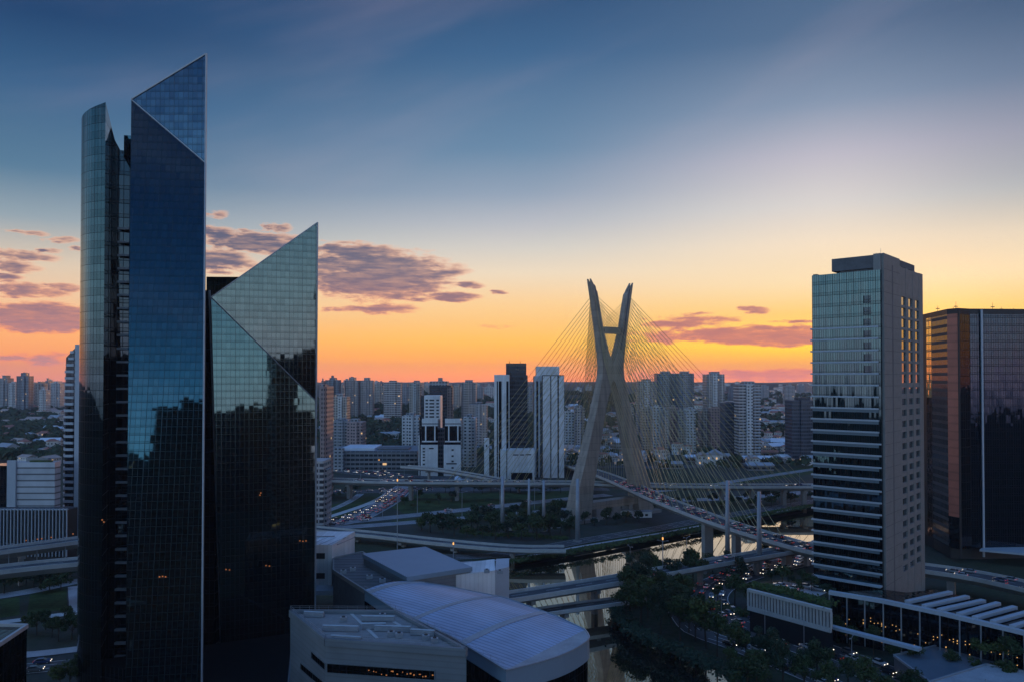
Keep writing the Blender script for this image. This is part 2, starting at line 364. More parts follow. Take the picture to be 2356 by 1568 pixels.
M['tarp'] = simple('pale_membrane', (0.45, 0.5, 0.55), 0.6, var=0.2, scale=0.15)
M['lilac'] = simple('paving', (0.36, 0.33, 0.33), 0.85, var=0.22, scale=0.25)
M['litwarm'] = emit('warm_lamp', (1.0, 0.36, 0.14), 0.35)  # shared by the entrance lamps and the painted reflection dots
M['head'] = emit('headlamp', (1.0, 0.85, 0.66), 3.2)
M['tail'] = emit('tail_lamp', (1.0, 0.07, 0.04), 0.6)
M['tyre'] = simple('tyre', (0.012, 0.012, 0.012), 0.8)
M['cglass'] = simple('car_glass', (0.02, 0.024, 0.03), 0.08, var=0.1, spec=0.7)
# panelled and ribbed surfaces
def ribbed(name, col, pitch, amp=0.35, rough=0.45, axis=0, metal=0.0):
    m, t, p = mat(name); uv = t.xyz(t.new('ShaderNodeUVMap').outputs[0])
    cu, fu = cell(t, uv[axis], pitch); d = t.m('ABSOLUTE', t.m('SUBTRACT', fu, 0.5))
    k = t.mr(d, 0.32, 0.5, 1.0, 1.0 - amp)
    w = t.m('ADD', t.m('MULTIPLY', t.white(t.comb(cu, 0.0, 0.0))[0], 0.12), 0.94)
    big, _ = cell(t, uv[axis], pitch * 6); w = t.m('MULTIPLY', w, t.mr(t.white(t.comb(big, 2.0, 0.0))[0], 0, 1, 0.80, 1.14))
    n = t.mr(t.noise(t.new('ShaderNodeTexCoord').outputs['Object'], 0.12, 5), 0.3, 0.7, 0.82, 1.12)
    k = t.m('MULTIPLY', t.m('MULTIPLY', k, w), n)
    t.put(p.inputs['Base Color'], t.mix(1.0, col, t.comb(k, k, k), 'MULTIPLY')); p.inputs['Roughness'].default_value = rough; p.inputs['Metallic'].default_value = metal
    return m
M['vault'] = ribbed('standing_seam_roof', (0.30, 0.36, 0.49), 1.3, 0.6, 0.42)
M['deckroof'] = ribbed('ribbed_dark_roof', (0.12, 0.115, 0.115), 3.6, 0.7, 0.8, 1)
M['slatw'] = ribbed('white_louvre_wall', (0.52, 0.54, 0.58), 3.1, 0.97, 0.6, 1)
M['wblock'] = ribbed('white_panel_wall', (0.68, 0.69, 0.70), 1.4, 0.12, 0.55)
M['cpanel'] = ribbed('grey_cladding', (0.155, 0.18, 0.20), 1.2, 0.18, 0.5, 1)
M['gT1'] = glass('tower_glazing', (0.05, 0.098, 0.115), 1.25, 2.05, 0.10, 0.0035, wob=0.004, line=0.34)
M['gT1s'] = glass('crown_glazing', (0.05, 0.088, 0.125), 1.25, 2.05, 0.10, 0.010, wob=0.012, line=0.4)
M['gT1c'] = glass('curved_glazing', (0.042, 0.062, 0.068), 1.1, 4.1, 0.08, 0.004, sub=0.5, wob=0.004)
M['gT2'] = glass('second_tower_glazing', (0.06, 0.092, 0.098), 1.3, 2.1, 0.09, 0.003, wob=0.003, line=0.34)
M['gT2s'] = glass('second_crown_glazing', (0.078, 0.094, 0.094), 1.3, 2.1, 0.08, 0.003, wob=0.003, line=0.3)
M['gdark'] = glass('dark_glazing', (0.03, 0.037, 0.045), 1.5, 3.9, 0.15, 0.006)
M['gT3'] = glass('teal_glazing', (0.056, 0.082, 0.089), 0.75, 3.74, 0.09, 0.012, wob=0.012)
M['gT4'] = glass('bronze_glazing', (0.026, 0.040, 0.062), 1.1, 3.6, 0.12, 0.008, wob=0.012)
M['gT4s'] = glass('bronze_side_glazing', (0.005, 0.007, 0.012), 1.1, 3.6, 0.22, 0.02, wob=0.015)
M['gwin'] = glass('window_glass', (0.35, 0.36, 0.38), 40, 40, 0.02, 0.02, line=0.0)
FAC = {
 'beige': facade('beige_render', (0.44, 0.39, 0.34), (0.05, 0.055, 0.07), 3.0, 3.0, 0.5, 0.5, 0.02),
 'grey': facade('grey_render', (0.30, 0.31, 0.33), (0.04, 0.05, 0.06), 3.4, 3.0, 0.6, 0.45, 0.012),
 'white': facade('white_render', (0.55, 0.55, 0.55), (0.03, 0.037, 0.045), 3.6, 3.1, 0.5, 0.45, 0.01),
 'pink': facade('pink_render', (0.38, 0.27, 0.25), (0.05, 0.05, 0.06), 3.2, 3.0, 0.5, 0.5, 0.015),
 'blue': facade('blue_grey_render', (0.20, 0.24, 0.29), (0.03, 0.04, 0.05), 3.0, 3.0, 0.6, 0.5, 0.012, vst=9.0),
 'band': facade('balcony_render', (0.36, 0.34, 0.34), (0.05, 0.055, 0.065), 4.0, 3.0, 0.8, 0.52, 0.012, band=(0.5, 0.48, 0.46)),
 'stripe': facade('striped_render', (0.42, 0.39, 0.37), (0.07, 0.075, 0.09), 3.0, 3.0, 0.55, 0.5, 0.008, vst=6.5),
 'brick': facade('brown_render', (0.16, 0.12, 0.11), (0.03, 0.03, 0.035), 3.2, 3.0, 0.5, 0.5, 0.015),
 'dark': facade('dark_office', (0.022, 0.032, 0.045), (0.012, 0.016, 0.022), 1.6, 3.6, 0.8, 0.6, 0.0),
 'navy': facade('navy_office', (0.06, 0.075, 0.10), (0.02, 0.03, 0.045), 1.8, 3.5, 0.8, 0.6, 0.0),
 'conco': facade('concrete_office', (0.19, 0.20, 0.215), (0.02, 0.025, 0.032), 4.0, 3.8, 0.86, 0.5, 0.01),
 'house': facade('house_render', (0.55, 0.49, 0.44), (0.05, 0.05, 0.06), 3.0, 3.0, 0.4, 0.4, 0.03),
 'house2': facade('pale_house_render', (0.68, 0.65, 0.62), (0.05, 0.05, 0.06), 3.0, 3.0, 0.4, 0.4, 0.03),
}
M['tile'] = simple('clay_tiles', (0.30, 0.12, 0.085), 0.85, var=0.35, scale=0.4)
M['tile2'] = simple('pale_tiles', (0.38, 0.28, 0.24), 0.85, var=0.3, scale=0.4)
M['rgrey'] = simple('grey_sheet_roof', (0.30, 0.31, 0.33), 0.7, var=0.25, scale=0.2)
M['rwhite'] = simple('white_sheet_roof', (0.60, 0.62, 0.66), 0.6, var=0.15, scale=0.1)
# ---------------------------------------------------------------- terrain with the river cut into it
WZ = -2.5
RIV = [G(x, y, WZ).to_2d() for x, y in [(1172, 1297), (1342, 1268), (1503, 1241), (1611, 1219), (1700, 1195), (1872, 1165), (2060, 1138),
       (2090, 1215), (1990, 1235), (1872, 1253), (1750, 1270), (1600, 1293), (1500, 1310), (1440, 1338), (1412, 1380), (1418, 1425), (1462, 1470), (1535, 1500), (1665, 1552), (1790, 1640), (1330, 1640), (1280, 1500), (1180, 1420), (1100, 1350), (1080, 1310)]]
RA = np.array([(p.x, p.y) for p in RIV])
def river_sd(xs, ys):
    """signed distance to the river outline, negative inside"""
    d = np.full(xs.shape, 1e9); ins = np.zeros(xs.shape, bool); n = len(RA)
    for i in range(n):
        a, b = RA[i], RA[(i + 1) % n]; e = b - a; w0 = xs - a[0]; w1 = ys - a[1]
        k = np.clip((w0 * e[0] + w1 * e[1]) / (e @ e), 0, 1)
        d = np.minimum(d, np.hypot(w0 - k * e[0], w1 - k * e[1]))
        c = (a[1] > ys) != (b[1] > ys)
        with np.errstate(divide='ignore', invalid='ignore'):
            ins ^= c & (xs < e[0] * (ys - a[1]) / (e[1] if e[1] else 1e-9) + a[0])
    return np.where(ins, -d, d)
HILLS = [(-235, 1650, 330, 330, 26), (-1100, 1700, 420, 300, 30), (60, 1900, 420, 260, 22), (-620, 2100, 500, 300, 20), (520, 2300, 500, 350, 12), (1500, 3600, 1400, 700, 16), (-1500, 3200, 1200, 600, 12)]
def H(x, y):
    x = np.asarray(x, float); y = np.asarray(y, float)
    tt = np.clip((y - 950) / 3600, 0, 1); h = 46 * tt * tt * (3 - 2 * tt)
    for cx, cy, wx, wy, a in HILLS: h = h + a * np.exp(-((x - cx) / wx) ** 2 - ((y - cy) / wy) ** 2) * np.clip((y - 950) / 300, 0, 1)
    f = np.clip((y - 1000) / 1200, 0, 1)
    h = h + f * (3.5 * np.sin(x * 0.0061 + y * 0.0037) + 2.5 * np.sin(x * 0.013 - y * 0.009 + 1.3) + 3.0 * np.sin(x * 0.0021 + 0.7))
    return h
def h1(x, y): return float(H(x, y))
xs = np.concatenate([-np.geomspace(7000, 150, 60), np.arange(-140, 345, 3.4), np.geomspace(352, 7000, 60)])
ys = np.concatenate([[-900, -400, -100, 40, 110], np.arange(150, 640, 3.4), np.geomspace(645, 7600, 100)])
gx, gy = np.meshgrid(xs, ys)
gz = H(gx, gy); near = (gx > -160) & (gx < 380) & (gy > 130) & (gy < 660)
sd_ = np.full(gx.shape, 99.0); sd_[near] = river_sd(gx[near], gy[near])
gz = gz + np.where(near, -5.5 * np.clip((5.0 - sd_) / 7.5, 0, 1), 0)
gm, t, p = mat('ground_soil_and_verges')
tc = t.new('ShaderNodeTexCoord').outputs['Object']
n1 = t.noise(tc, 0.012, 6, 0.6); n2 = t.noise(tc, 0.09, 5, 0.6); n3 = t.noise(tc, 0.6, 3)
base = t.mix(t.mr(n1, 0.42, 0.6, 0, 1), (0.030, 0.042, 0.020), (0.055, 0.055, 0.055))
base = t.mix(t.mr(n2, 0.45, 0.65, 0, 0.7), base, (0.022, 0.036, 0.015))
base = t.mix(t.mr(n3, 0.35, 0.7, 0, 0.5), base, (0.075, 0.068, 0.06))
t.put(p.inputs['Base Color'], base); p.inputs['Roughness'].default_value = 0.95; p.inputs['Specular IOR Level'].default_value = 0.1
nyg, nxg = gx.shape
me = bpy.data.meshes.new('ground'); idx = np.arange(nyg * nxg).reshape(nyg, nxg)
fc = np.stack([idx[:-1, :-1], idx[:-1, 1:], idx[1:, 1:], idx[1:, :-1]], -1).reshape(-1, 4)
me.from_pydata(np.stack([gx, gy, gz], -1).reshape(-1, 3).tolist(), [], fc.tolist()); me.materials.append(gm)
me.polygons.foreach_set('use_smooth', [True] * len(me.polygons)); me.update()
go = bpy.data.objects.new('ground', me); COL.objects.link(go); struct(go, 'dark low ground of the city and its distant hills')
# water
wm, t, p = mat('river_water'); tc = t.new('ShaderNodeTexCoord').outputs['Object']
p.inputs['Base Color'].default_value = (0.010, 0.012, 0.011, 1); p.inputs['Roughness'].default_value = 0.02; p.inputs['IOR'].default_value = 1.33
p.inputs['Specular IOR Level'].default_value = 0.5
nn = t.noise(t.vm('MULTIPLY', tc, (0.5, 0.22, 1)), 1.0, 3.0); nb = t.noise(tc, 0.05, 3.0)
b = t.new('ShaderNodeBump'); b.inputs['Strength'].default_value = 0.10; b.inputs['Distance'].default_value = 0.05
t.put(b.inputs['Height'], t.m('MULTIPLY', nn, nb)); t.put(p.inputs['Normal'], b.outputs[0])
gl = t.new('ShaderNodeBsdfGlossy'); gl.inputs['Roughness'].default_value = 0.015; gl.inputs['Color'].default_value = (1.0, 0.84, 0.62, 1); t.put(gl.inputs['Normal'], b.outputs[0])  # warm sunset cast of the reflection is put into the gloss colour
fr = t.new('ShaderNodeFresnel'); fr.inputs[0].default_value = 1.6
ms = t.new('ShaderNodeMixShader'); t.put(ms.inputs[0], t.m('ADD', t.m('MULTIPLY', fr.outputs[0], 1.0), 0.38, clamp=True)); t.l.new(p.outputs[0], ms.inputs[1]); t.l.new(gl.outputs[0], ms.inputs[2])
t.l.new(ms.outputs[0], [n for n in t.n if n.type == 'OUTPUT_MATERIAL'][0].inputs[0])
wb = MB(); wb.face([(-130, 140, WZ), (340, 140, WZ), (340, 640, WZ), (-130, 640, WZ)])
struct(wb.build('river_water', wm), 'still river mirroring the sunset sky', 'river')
# ---------------------------------------------------------------- helpers for sloped glass towers
def cut0(a, b, z=0.0):
    """point of the line a-b at height z"""
    k = (z - a.z) / (b.z - a.z); return a + (b - a) * k
def nrm(yaw, tilt):
    return Vector((math.sin(R(yaw)) * math.cos(R(tilt)), -math.cos(R(yaw)) * math.cos(R(tilt)), math.sin(R(tilt))))
def glass_tower(root, org, la, lb, apex, px_bl, px_br, d, yaw, tilt, back, mats, drop):
    n = nrm(yaw, tilt); a = A(*la, d); b = PLN(*lb, a, n)
    dl, dr = cut0(a, PLN(px_bl, 1700, a, n)), cut0(b, PLN(px_br, 1700, a, n))
    ap = A(*apex, b.y)
    B = Vector((math.sin(R(yaw + 180)) * -1, math.cos(R(yaw)), 0)) * 1.0
    bv = Vector((ap.x * 1.12, ap.y, 0)).normalized() * back
    f = MB(); f.face([dl, dr, b, a])
    f.build('glass_facade', mats[0], root, org)
    c = MB(); c.face([a, b, ap]); c.build('crown_facet', mats[1], root, org)
    s = MB()
    a2, ap2 = a + bv - Vector((0, 0, drop)), ap + bv - Vector((0, 0, drop * 2.2)); dl2 = Vector((a2.x, a2.y, 0)); dr2 = Vector((ap2.x, ap2.y, 0))
    s.face([dr, dr2, ap2, ap, b]); s.face([dl2, dl, a, a2]); s.face([dr2, dl2, a2, ap2]); s.face([a, ap, ap2, a2])
    s.build('rear_walls', mats[2], root, org)
    e = MB(); w = 0.28
    off = Vector((0, -0.12, 0))
    e.tube(b + off, dr + off, w, w, 4); e.tube(ap + off, b + off, w, w, 4); e.tube(a + off, ap + off, w * 0.8, w * 0.8, 4); e.tube(a + off, b + off, w * 0.6, w * 0.6, 4)
    build_each(e, 'edge_trim', M['steel'], root, org)
    return a, b, ap, dl, dr
# ---- tall tower
o1 = Vector((X(380, 200), 205, 0))
T1 = thing('glass_skyscraper', 'tallest dark blue glass skyscraper with a slanted pointed crown', 'skyscraper', o1)
a, b, ap, dl, dr = glass_tower(T1, o1, (302, 229), (473, 375), (475, 124), 287, 464, 209, 8, 9, 30, [M['gT1'], M['gT1s'], M['gdark']], 8)
# recess between wing and shaft
mb = MB(); dq = 212
r0, r1 = A(240, 240, dq), A(306, 400, dq + 2)
mb.face([(r0.x, r0.y, 0), (r1.x, r1.y, 0), (r1.x, r1.y, Z(396, dq)), (A(262, 320, dq).x, dq + .7, Z(322, dq)), (r0.x, r0.y, Z(240, dq))])
mb.build('recess_wall', M['gdark'], T1, o1)
st = MB(); q0, q1 = A(274, 500, dq), A(300, 500, dq)
z = 6.0
while z < Z(500, dq):
    st.box(((q0.x + q1.x) / 2, dq - 0.2), (q1.x - q0.x, 1.2), z, z + 0.55, 0.03); z += 3.6
build_each(st, 'stair_ledge', M['steel'], T1, o1)
cb = MB(); cb.box(((A(278, 400, 218).x + A(312, 400, 218).x) / 2, 224), (A(312, 400, 218).x - A(276, 400, 218).x, 10), 0, Z(312, 219), 0.1); cb.build('service_core', M['gT1'], T1, o1)
# curved wing
S = A(243, 235, 203); rr = 13.5; th0 = math.atan2(-S.y, -S.x) - R(35); C = Vector((S.x - rr * math.cos(th0), S.y - rr * math.sin(th0), 0))
mb = MB(); ztop0, ztop1 = Z(235, 203), Z(286, 213); N = 40; L = 0; topc = []
for i in range(N + 1):
    th = th0 - R(95) * i / N; k = min(1, i / N * 95 / 58); zt = ztop0 + (ztop1 - ztop0) * (k ** 0.8) - max(0, i / N * 95 - 58) * 0.12
    topc.append((C.x + rr * math.cos(th), C.y + rr * math.sin(th), zt))
for i in range(N):
    p, q = topc[i + 1], topc[i]; w = rr * R(95) / N; L0 = -i * w
    mb.face([(p[0], p[1], 0), (q[0], q[1], 0), q, p], 0, [(L0 - w, 0), (L0, 0), (L0, q[2]), (L0 - w, p[2])])
mb.build('curved_wing', M['gT1c'], T1, o1, smooth=True)
mb = MB(); e0 = topc[0]; e1 = (r1.x, dq + 2.2)
mb.face([(e0[0], e0[1], 0), (A(262, 400, dq + 6).x, dq + 6, 0), (A(262, 400, dq + 6).x, dq + 6, Z(300, dq)), e0]); 
cx, cy = sum(q[0] for q in topc) / len(topc) + 3, sum(q[1] for q in topc) / len(topc) + 4
for i in range(N): mb.face([topc[i], topc[i + 1], (cx, cy, ztop1 - 6)])
lst = topc[-1]; mb.face([(lst[0] + 16, lst[1] + 8, 0), (lst[0], lst[1], 0), lst, (lst[0] + 16, lst[1] + 8, lst[2])])
mb.build('wing_side_wall', M['gdark'], T1, o1)
# ---- second tower
o2 = Vector((X(610, 225), 232, 0))
T2 = thing('glass_skyscraper', 'lower glass tower with slanted crown beside the tallest skyscraper', 'skyscraper', o2)
a, b, ap, dl, dr = glass_tower(T2, o2, (486, 684), (728, 922), (731, 512), 514, 724, 232, 24, 2.6, 26, [M['gT2'], M['gT2s'], M['gdark']], 4)
mb = MB(); mb.box(((X(470, 248) + X(552, 248)) / 2, 256), (X(552, 248) - X(468, 248), 14), 0, Z(637, 249), 0.05); mb.build('rear_block', M['gT1'], T2, o2)
mb = MB(); mb.box(((X(466, 240) + X(497, 240)) / 2, 241), (X(500, 240) - X(464, 240), 4), 0, Z(668, 239), 0.05); mb.build('service_core', M['gdark'], T2, o2)
mb = MB(); mb.tube(A(482, 668, 234), A(510, 1500, 234), 0.35, 0.35, 4); mb.build('corner_fin', M['steel'], T2, o2)
op_ = A(560, 1500, 205); op_.z = 0
PD = thing('dark_podium', 'low dark podium at the foot of the two glass skyscrapers', 'building', op_); mb = MB(); x0_, x1_ = X(300, 178), X(668, 178)
mb.prism([(x0_, 176), (x1_, 176), (X(676, 229), 229), (X(300, 229), 206), (X(300, 200), 200)], 0, 7, 0, 1); mb.build('wall', [M['gdark'], simple('black_roofing', (0.004, 0.0045, 0.005), 0.9, var=0.4, scale=0.3, spec=0.1)], PD, op_)
mb = MB(); mb.bar((x1_, 176, 7.6), (X(676, 229), 229, 7.6), .4, .9); mb.build('parapet', M['conc_d'], PD, op_)
lt = MB()
for px, py in [(520, 1310), (528, 1311), (612, 1301), (620, 1302), (690, 1244), (697, 1245), (704, 1244), (598, 1139), (600, 1134)]:
    q = A(px, py, 231.2 - 0.0); q = PLN(px, py, dl + Vector((0, -0.15, 0)), nrm(24, 2.6)); lt.box((q.x, q.y), (0.36, 0.1), q.z, q.z + 0.34)
build_each(lt, 'lit_office_lamp', M['litwarm'], T2, o2)  # glowing dots paint small orange reflections in the glass
lt = MB()
for px, py in [(367, 1327), (374, 1326), (381, 1327), (235, 1196), (239, 1201)]:
    q = PLN(px, py, cut0(A(302, 229, 209), PLN(287, 1700, A(302, 229, 209), nrm(8, 9))) + Vector((0, -0.15, 0)), nrm(8, 9)) if px > 300 else A(px, py, 198.5)
    lt.box((q.x, q.y), (0.32, 0.1), q.z, q.z + 0.3)
build_each(lt, 'lit_office_lamp', M['litwarm'], T1, o1)  # same painted reflection dots on the tall tower, not lamps
# ---- right hand hotel tower
PL3 = A(1872, 1314, 263.5); PC = A(2036, 1345, 248.5); u = Vector((PC.x - PL3.x, PC.y - PL3.y, 0)); LW = u.length; u.normalize(); v = Vector((-u.y, u.x, 0))
def t3(px):  # distance along the stone face that projects to px
    k = (px - CX) / F; return (PC.x - k * PC.y) / (k * v.y - v.x)
PXE = 2124.5; TW = t3(PXE); FL = 3.74; ZB = 15.0
P3 = lambda s, q: (PL3.x + u.x * s + v.x * q, PL3.y + u.y * s + v.y * q)   # s along glass face, q along depth
o3 = Vector((*P3(LW / 2, TW / 2), 0))
T3 = thing('hotel_tower', 'tall glass tower with white floor ledges and a stone corner', 'tower', o3)
ZT = 115.6
mb = MB(); s1 = LW - 0.7
mb.prism([P3(0, 0), P3(s1, 0), P3(s1, TW), P3(0, TW)], 0, ZT); mb.build('glass_body', M['gT3'], T3, o3)
lb = MB(); z = ZB
i = 0
while z < 98.5:
    so_ = 0.55 if z > 16 else 2.0
    lb.prism([P3(-0.5, -so_), P3(s1 - (0.6 if z > 60 else 0.0), -so_), P3(s1 - (0.6 if z > 60 else 0.0), -0.01), P3(-0.5, -0.01)], z, z + 0.5)
    lb.prism([P3(-0.5, 0), P3(-0.02, 0), P3(-0.02, TW), P3(-0.5, TW)], z, z + 0.5)
    z += FL; i += 1
build_each(lb, 'floor_ledge', M['wpanel'], T3, o3)
sp_ = MB(); z = ZB + FL
while z < 72: sp_.prism([P3(0.05, -.06), P3(s1 - .8, -.06), P3(s1 - .8, -.01), P3(.05, -.01)], z - .95, z - .02); z += FL
build_each(sp_, 'spandrel', M['spandrel'], T3, o3)
rc = MB()
for k in range(7): rc.prism([P3(s1 - 5.2, -0.12), P3(s1 - 2.9, -0.12), P3(s1 - 2.9, -0.01), P3(s1 - 5.2, -0.01)], 108 - FL * (k + 0.0) - 2.9, 108 - FL * k - 0.4)
build_each(rc, 'dark_window', M['gdark'], T3, o3)
# stone pier, window wall
pier_w = t3(2072); q0 = t3(2048)
mb = MB(); S0 = s1 + 0.02
mb.prism([P3(S0, 1.2), P3(S0 + 0.7, 1.2), P3(S0 + 0.7, pier_w), P3(S0, pier_w)], 0, 121.0)
mb.prism([P3(S0 - 2.2, 0.25), P3(S0 - 0.05, 0.25), P3(S0 - 0.05, pier_w * 0.9), P3(S0 - 2.2, pier_w * 0.9)], 0, 120.9)
cols = [(t3(2075), t3(2085.5)), (t3(2091), t3(2101)), (t3(2106.5), t3(2116))]
edges = [pier_w + 0.01] + [c for p_ in cols for c in p_] + [TW]
for k in range(0, len(edges), 2): mb.prism([P3(S0, edges[k]), P3(S0 + 0.7, edges[k]), P3(S0 + 0.7, edges[k + 1]), P3(S0, edges[k + 1])], 0, 118.6)
rows = []; z = ZB + 1.0
while z + FL < 111: rows.append((z, z + (2.9 if z > 78 else 2.15))); z += FL
for p_ in cols:
    zz = 0
    for r_ in rows + [(118.5, 118.5)]:
        mb.prism([P3(S0 + 0.05, p_[0]), P3(S0 + 0.62, p_[0]), P3(S0 + 0.62, p_[1]), P3(S0 + 0.05, p_[1])], zz, r_[0]); zz = r_[1]
jt = MB()
for z_ in [ZB + k * FL for k in range(28)]:
    jt.prism([P3(S0 + .68, 1.3), P3(S0 + .715, 1.3), P3(S0 + .715, pier_w - .05), P3(S0 + .68, pier_w - .05)], z_, z_ + .14)
jt.prism([P3(S0 + .68, pier_w * .52), P3(S0 + .72, pier_w * .52), P3(S0 + .72, pier_w * .58), P3(S0 + .68, pier_w * .58)], 10, 118)
sw_ = mb.build('stone_wall', M['stone'], T3, o3)
wi = MB()
for ci, p_ in enumerate(cols):
    for r_ in rows: wi.face([(*P3(S0 + 0.2, p_[0]), r_[0]), (*P3(S0 + 0.2, p_[1]), r_[0]), (*P3(S0 + 0.2, p_[1]), r_[1]), (*P3(S0 + 0.2, p_[0]), r_[1])])
jt.build('cladding_joint', M['conc_d'], sw_, o3)
build_each(wi, 'window', M['gwin'], sw_, o3)
mb = MB(); mb.prism([P3(6.0, 1.7), P3(S0 - 2.25, 1.3), P3(S0 - 2.25, t3(2106)), P3(6.0, t3(2106))], ZT + 0.9, 120.7); mb.prism([P3(S0 - 2.25, pier_w + .1), P3(S0 + .68, pier_w + .1), P3(S0 + .68, t3(2106)), P3(S0 - 2.25, t3(2106))], 118.62, 120.7)
mb.prism([P3(8.2, 2.6), P3(s1 - 1.2, 2.0), P3(s1 - 1.2, TW * 0.6), P3(8.2, TW * 0.6)], ZT, ZT + 0.9)
mb.prism([P3(0.3, 0.2), P3(1.6, 0.2), P3(1.6, TW - .2), P3(0.3, TW - .2)], ZT, ZT + 0.35); rh_ = mb.build('roof_house', M['conc_d'], T3, o3)
mb = MB(); q = P3(s1 - 1, 4); mb.tube((*q, 120), (*q, 123), 0.08, 0.04, 5); q = P3(s1 - 3, 6); mb.tube((*q, 120), (*q, 122), 0.08, 0.04, 5); build_each(mb, 'aerial', M['steel'], rh_, o3)
# ---- far right bronze tower
o4 = A(2260, 1290, 360); o4.z = 0
T4 = thing('office_tower', 'dark bronze glass office block at the right edge with an orange stripe', 'office block', o4)
xL = X(2131, 376); c0 = (xL, 376.0); c1 = (X(2180, 350), 350.0); c2 = (X(2205, 345), 345.0); c3 = (X(2232, 348.5), 348.5); c4_ = (X(2470, 352), 352.0); c5 = (c4_[0] - 12, 440.0); c6 = (xL + 6, 430)
H4 = Z(724, 352)
def wall(name, p, q, m, z0=6, z1=H4):
    w = MB(); L = math.hypot(q[0] - p[0], q[1] - p[1]); w.face([(*p, z0), (*q, z0), (*q, z1), (*p, z1)], 0, [(0, z0), (L, z0), (L, z1), (0, z1)]); return w.build(name, m, T4, o4)
M['terra'] = ribbed('copper_cladding', (0.42, 0.13, 0.085), 3.6, 0.3, 0.4, 1)  # even orange colour with ribs for the upright stripe
cm = (c0[0] + (c1[0] - c0[0]) * .28, c0[1] + (c1[1] - c0[1]) * .28); M['terra0'] = glass('copper_glazing', (0.13, 0.05, 0.038), 1.1, 3.6, 0.2, 0.012, wob=0.01); M['gold'] = glass('gold_lit_glazing', (1.0, 0.8, 0.36), 1.1, 3.6, 0.42, 0.03, wob=0.02); wall('corner_glazing', c0, cm, M['gold'], 72); wall('corner_glazing', c0, cm, M['terra0'], 6, 71.9); wall('side_glazing', cm, c1, FAC['dark']); wall('copper_stripe', c1, c2, M['terra'], 20); wall('dark_base', c1, c2, M['gdark'], 6, 19.9); wall('dark_return', c2, c3, M['gdark']); wall('main_facade', c3, c4_, M['gT4'])  # sun glow put into the corner glass tint, gold above, dim copper below
mb = MB(); mb.prism([c0, c1, c2, c3, c4_, c5, c6], H4, H4 + 2.4); mb.prism([(xL + 12, 365), (xL + 26, 362), (xL + 28, 385), (xL + 14, 385)], H4 + 2.4, H4 + 3.2); pp_ = mb.build('parapet', M['dark'], T4, o4)
mb = MB(); mb.prism([(c0[0] + 3, 376), (c1[0] + 3, 354), (c3[0] + 3, 353), (c4_[0] - 3, 356), c5, c6], 0, 6); mb.face([(*c4_, 6), (*c5, 6), (*c5, H4), (*c4_, H4)]); mb.face([(*c5, 6), (*c6, 6), (*c6, H4), (*c5, H4)]); mb.face([(*c6, 6), (*c0, 6), (*c0, H4), (*c6, H4)]); mb.build('core_walls', M['dark'], T4, o4)
for px in (2206, 2259):
    dpx = 345 if px == 2206 else 348.6; q = A(px, 900, dpx); mb = MB(); mb.box((q.x, q.y - 0.3), (0.6 if px == 2206 else 0.8, 0.6), 2, H4 + 2.0, 0.1); mb.build('facade_pillar', M['wpanel'] if px != 2206 else M['dark'], T4, o4)
mb = MB()
for px, hh in ((2163, 3), (2205, 5), (2290, 4.5), (2310, 2.5), (2338, 2), (2199, 2.4)):
    q = A(px, 715, 360); mb.tube((q.x, 362, H4 + 2), (q.x, 362, H4 + 2 + hh), 0.12, 0.06, 5)
    mb.box((q.x, 362), (1.6, 0.5), H4 + 2 + hh * 0.5, H4 + 2.3 + hh * 0.5)
build_each(mb, 'roof_aerial', M['dark'], pp_, o4)
mb = MB(); q = A(2300, 1296, 340); mb.prism([(X(2250, 345), 345), (X(2380, 335), 335), (X(2400, 352), 352), (X(2260, 352), 352)], 5.2, 6.0); mb.build('entrance_canopy', M['wpanel'], T4, o4)
# ---------------------------------------------------------------- podium buildings near the camera
zc = 27.0
B1 = [G(x, y, zc) for x, y in [(749, 1466), (1073, 1490), (910, 1402), (668, 1401)]]
ob = sum((Vector(p) for p in B1), Vector()) / 4; ob.z = 0
CB = thing('concrete_hall', 'pale windowed concrete block with ducts on its flat roof', 'building', ob)
poly = [(p.x, p.y) for p in B1]
mb = MB(); mb.prism(poly, 0, zc - 0.9, 0, 1); mb.build('wall', [M['cpanel'], M['greyroof']], CB, ob)
# parapet rim
mb = MB()
for i in range(4):
    p, q = B1[i], B1[(i + 1) % 4]; d = (q - p).normalized(); mb.bar(p + Vector((0, 0, 0.0)), q, 0.7, 1.6)
mb.build('parapet', M['cpanel'], CB, ob)
def on(poly4, s, tt, z):  # bilinear inside the roof quad
    a_, b_, c_, d_ = poly4; p = (a_ * (1 - s) + b_ * s) * (1 - tt) + (d_ * (1 - s) + c_ * s) * tt; return Vector((p.x, p.y, z))
for k, (x0, y0, x1, y1) in enumerate([(832, 1418, 908, 1419), (743, 1440, 825, 1442), (862, 1440, 945, 1443), (832, 1436, 888, 1435), (763, 1463, 832, 1467), (945, 1449, 1000, 1452), (700, 1408, 745, 1410)]):
    p, q = G(x0, y0, zc), G(x1, y1, zc); mb = MB(); mb.bar(p, q, 0.9, 0.8); mb.tube(p + Vector((0, 0, .2)), q + Vector((0, 0, .2)), 0.3, 0.3, 6); mb.build('roof_duct', M['steel'], CB, ob)
mb = MB()
for x0, y0, x1, y1 in [(800, 1402, 868, 1466), (868, 1404, 925, 1440)]: mb.bar(G(x0, y0, zc - 0.8), G(x1, y1, zc - 0.8), 0.7, 0.08)
build_each(mb, 'roof_walkway', M['parap'], CB, ob)
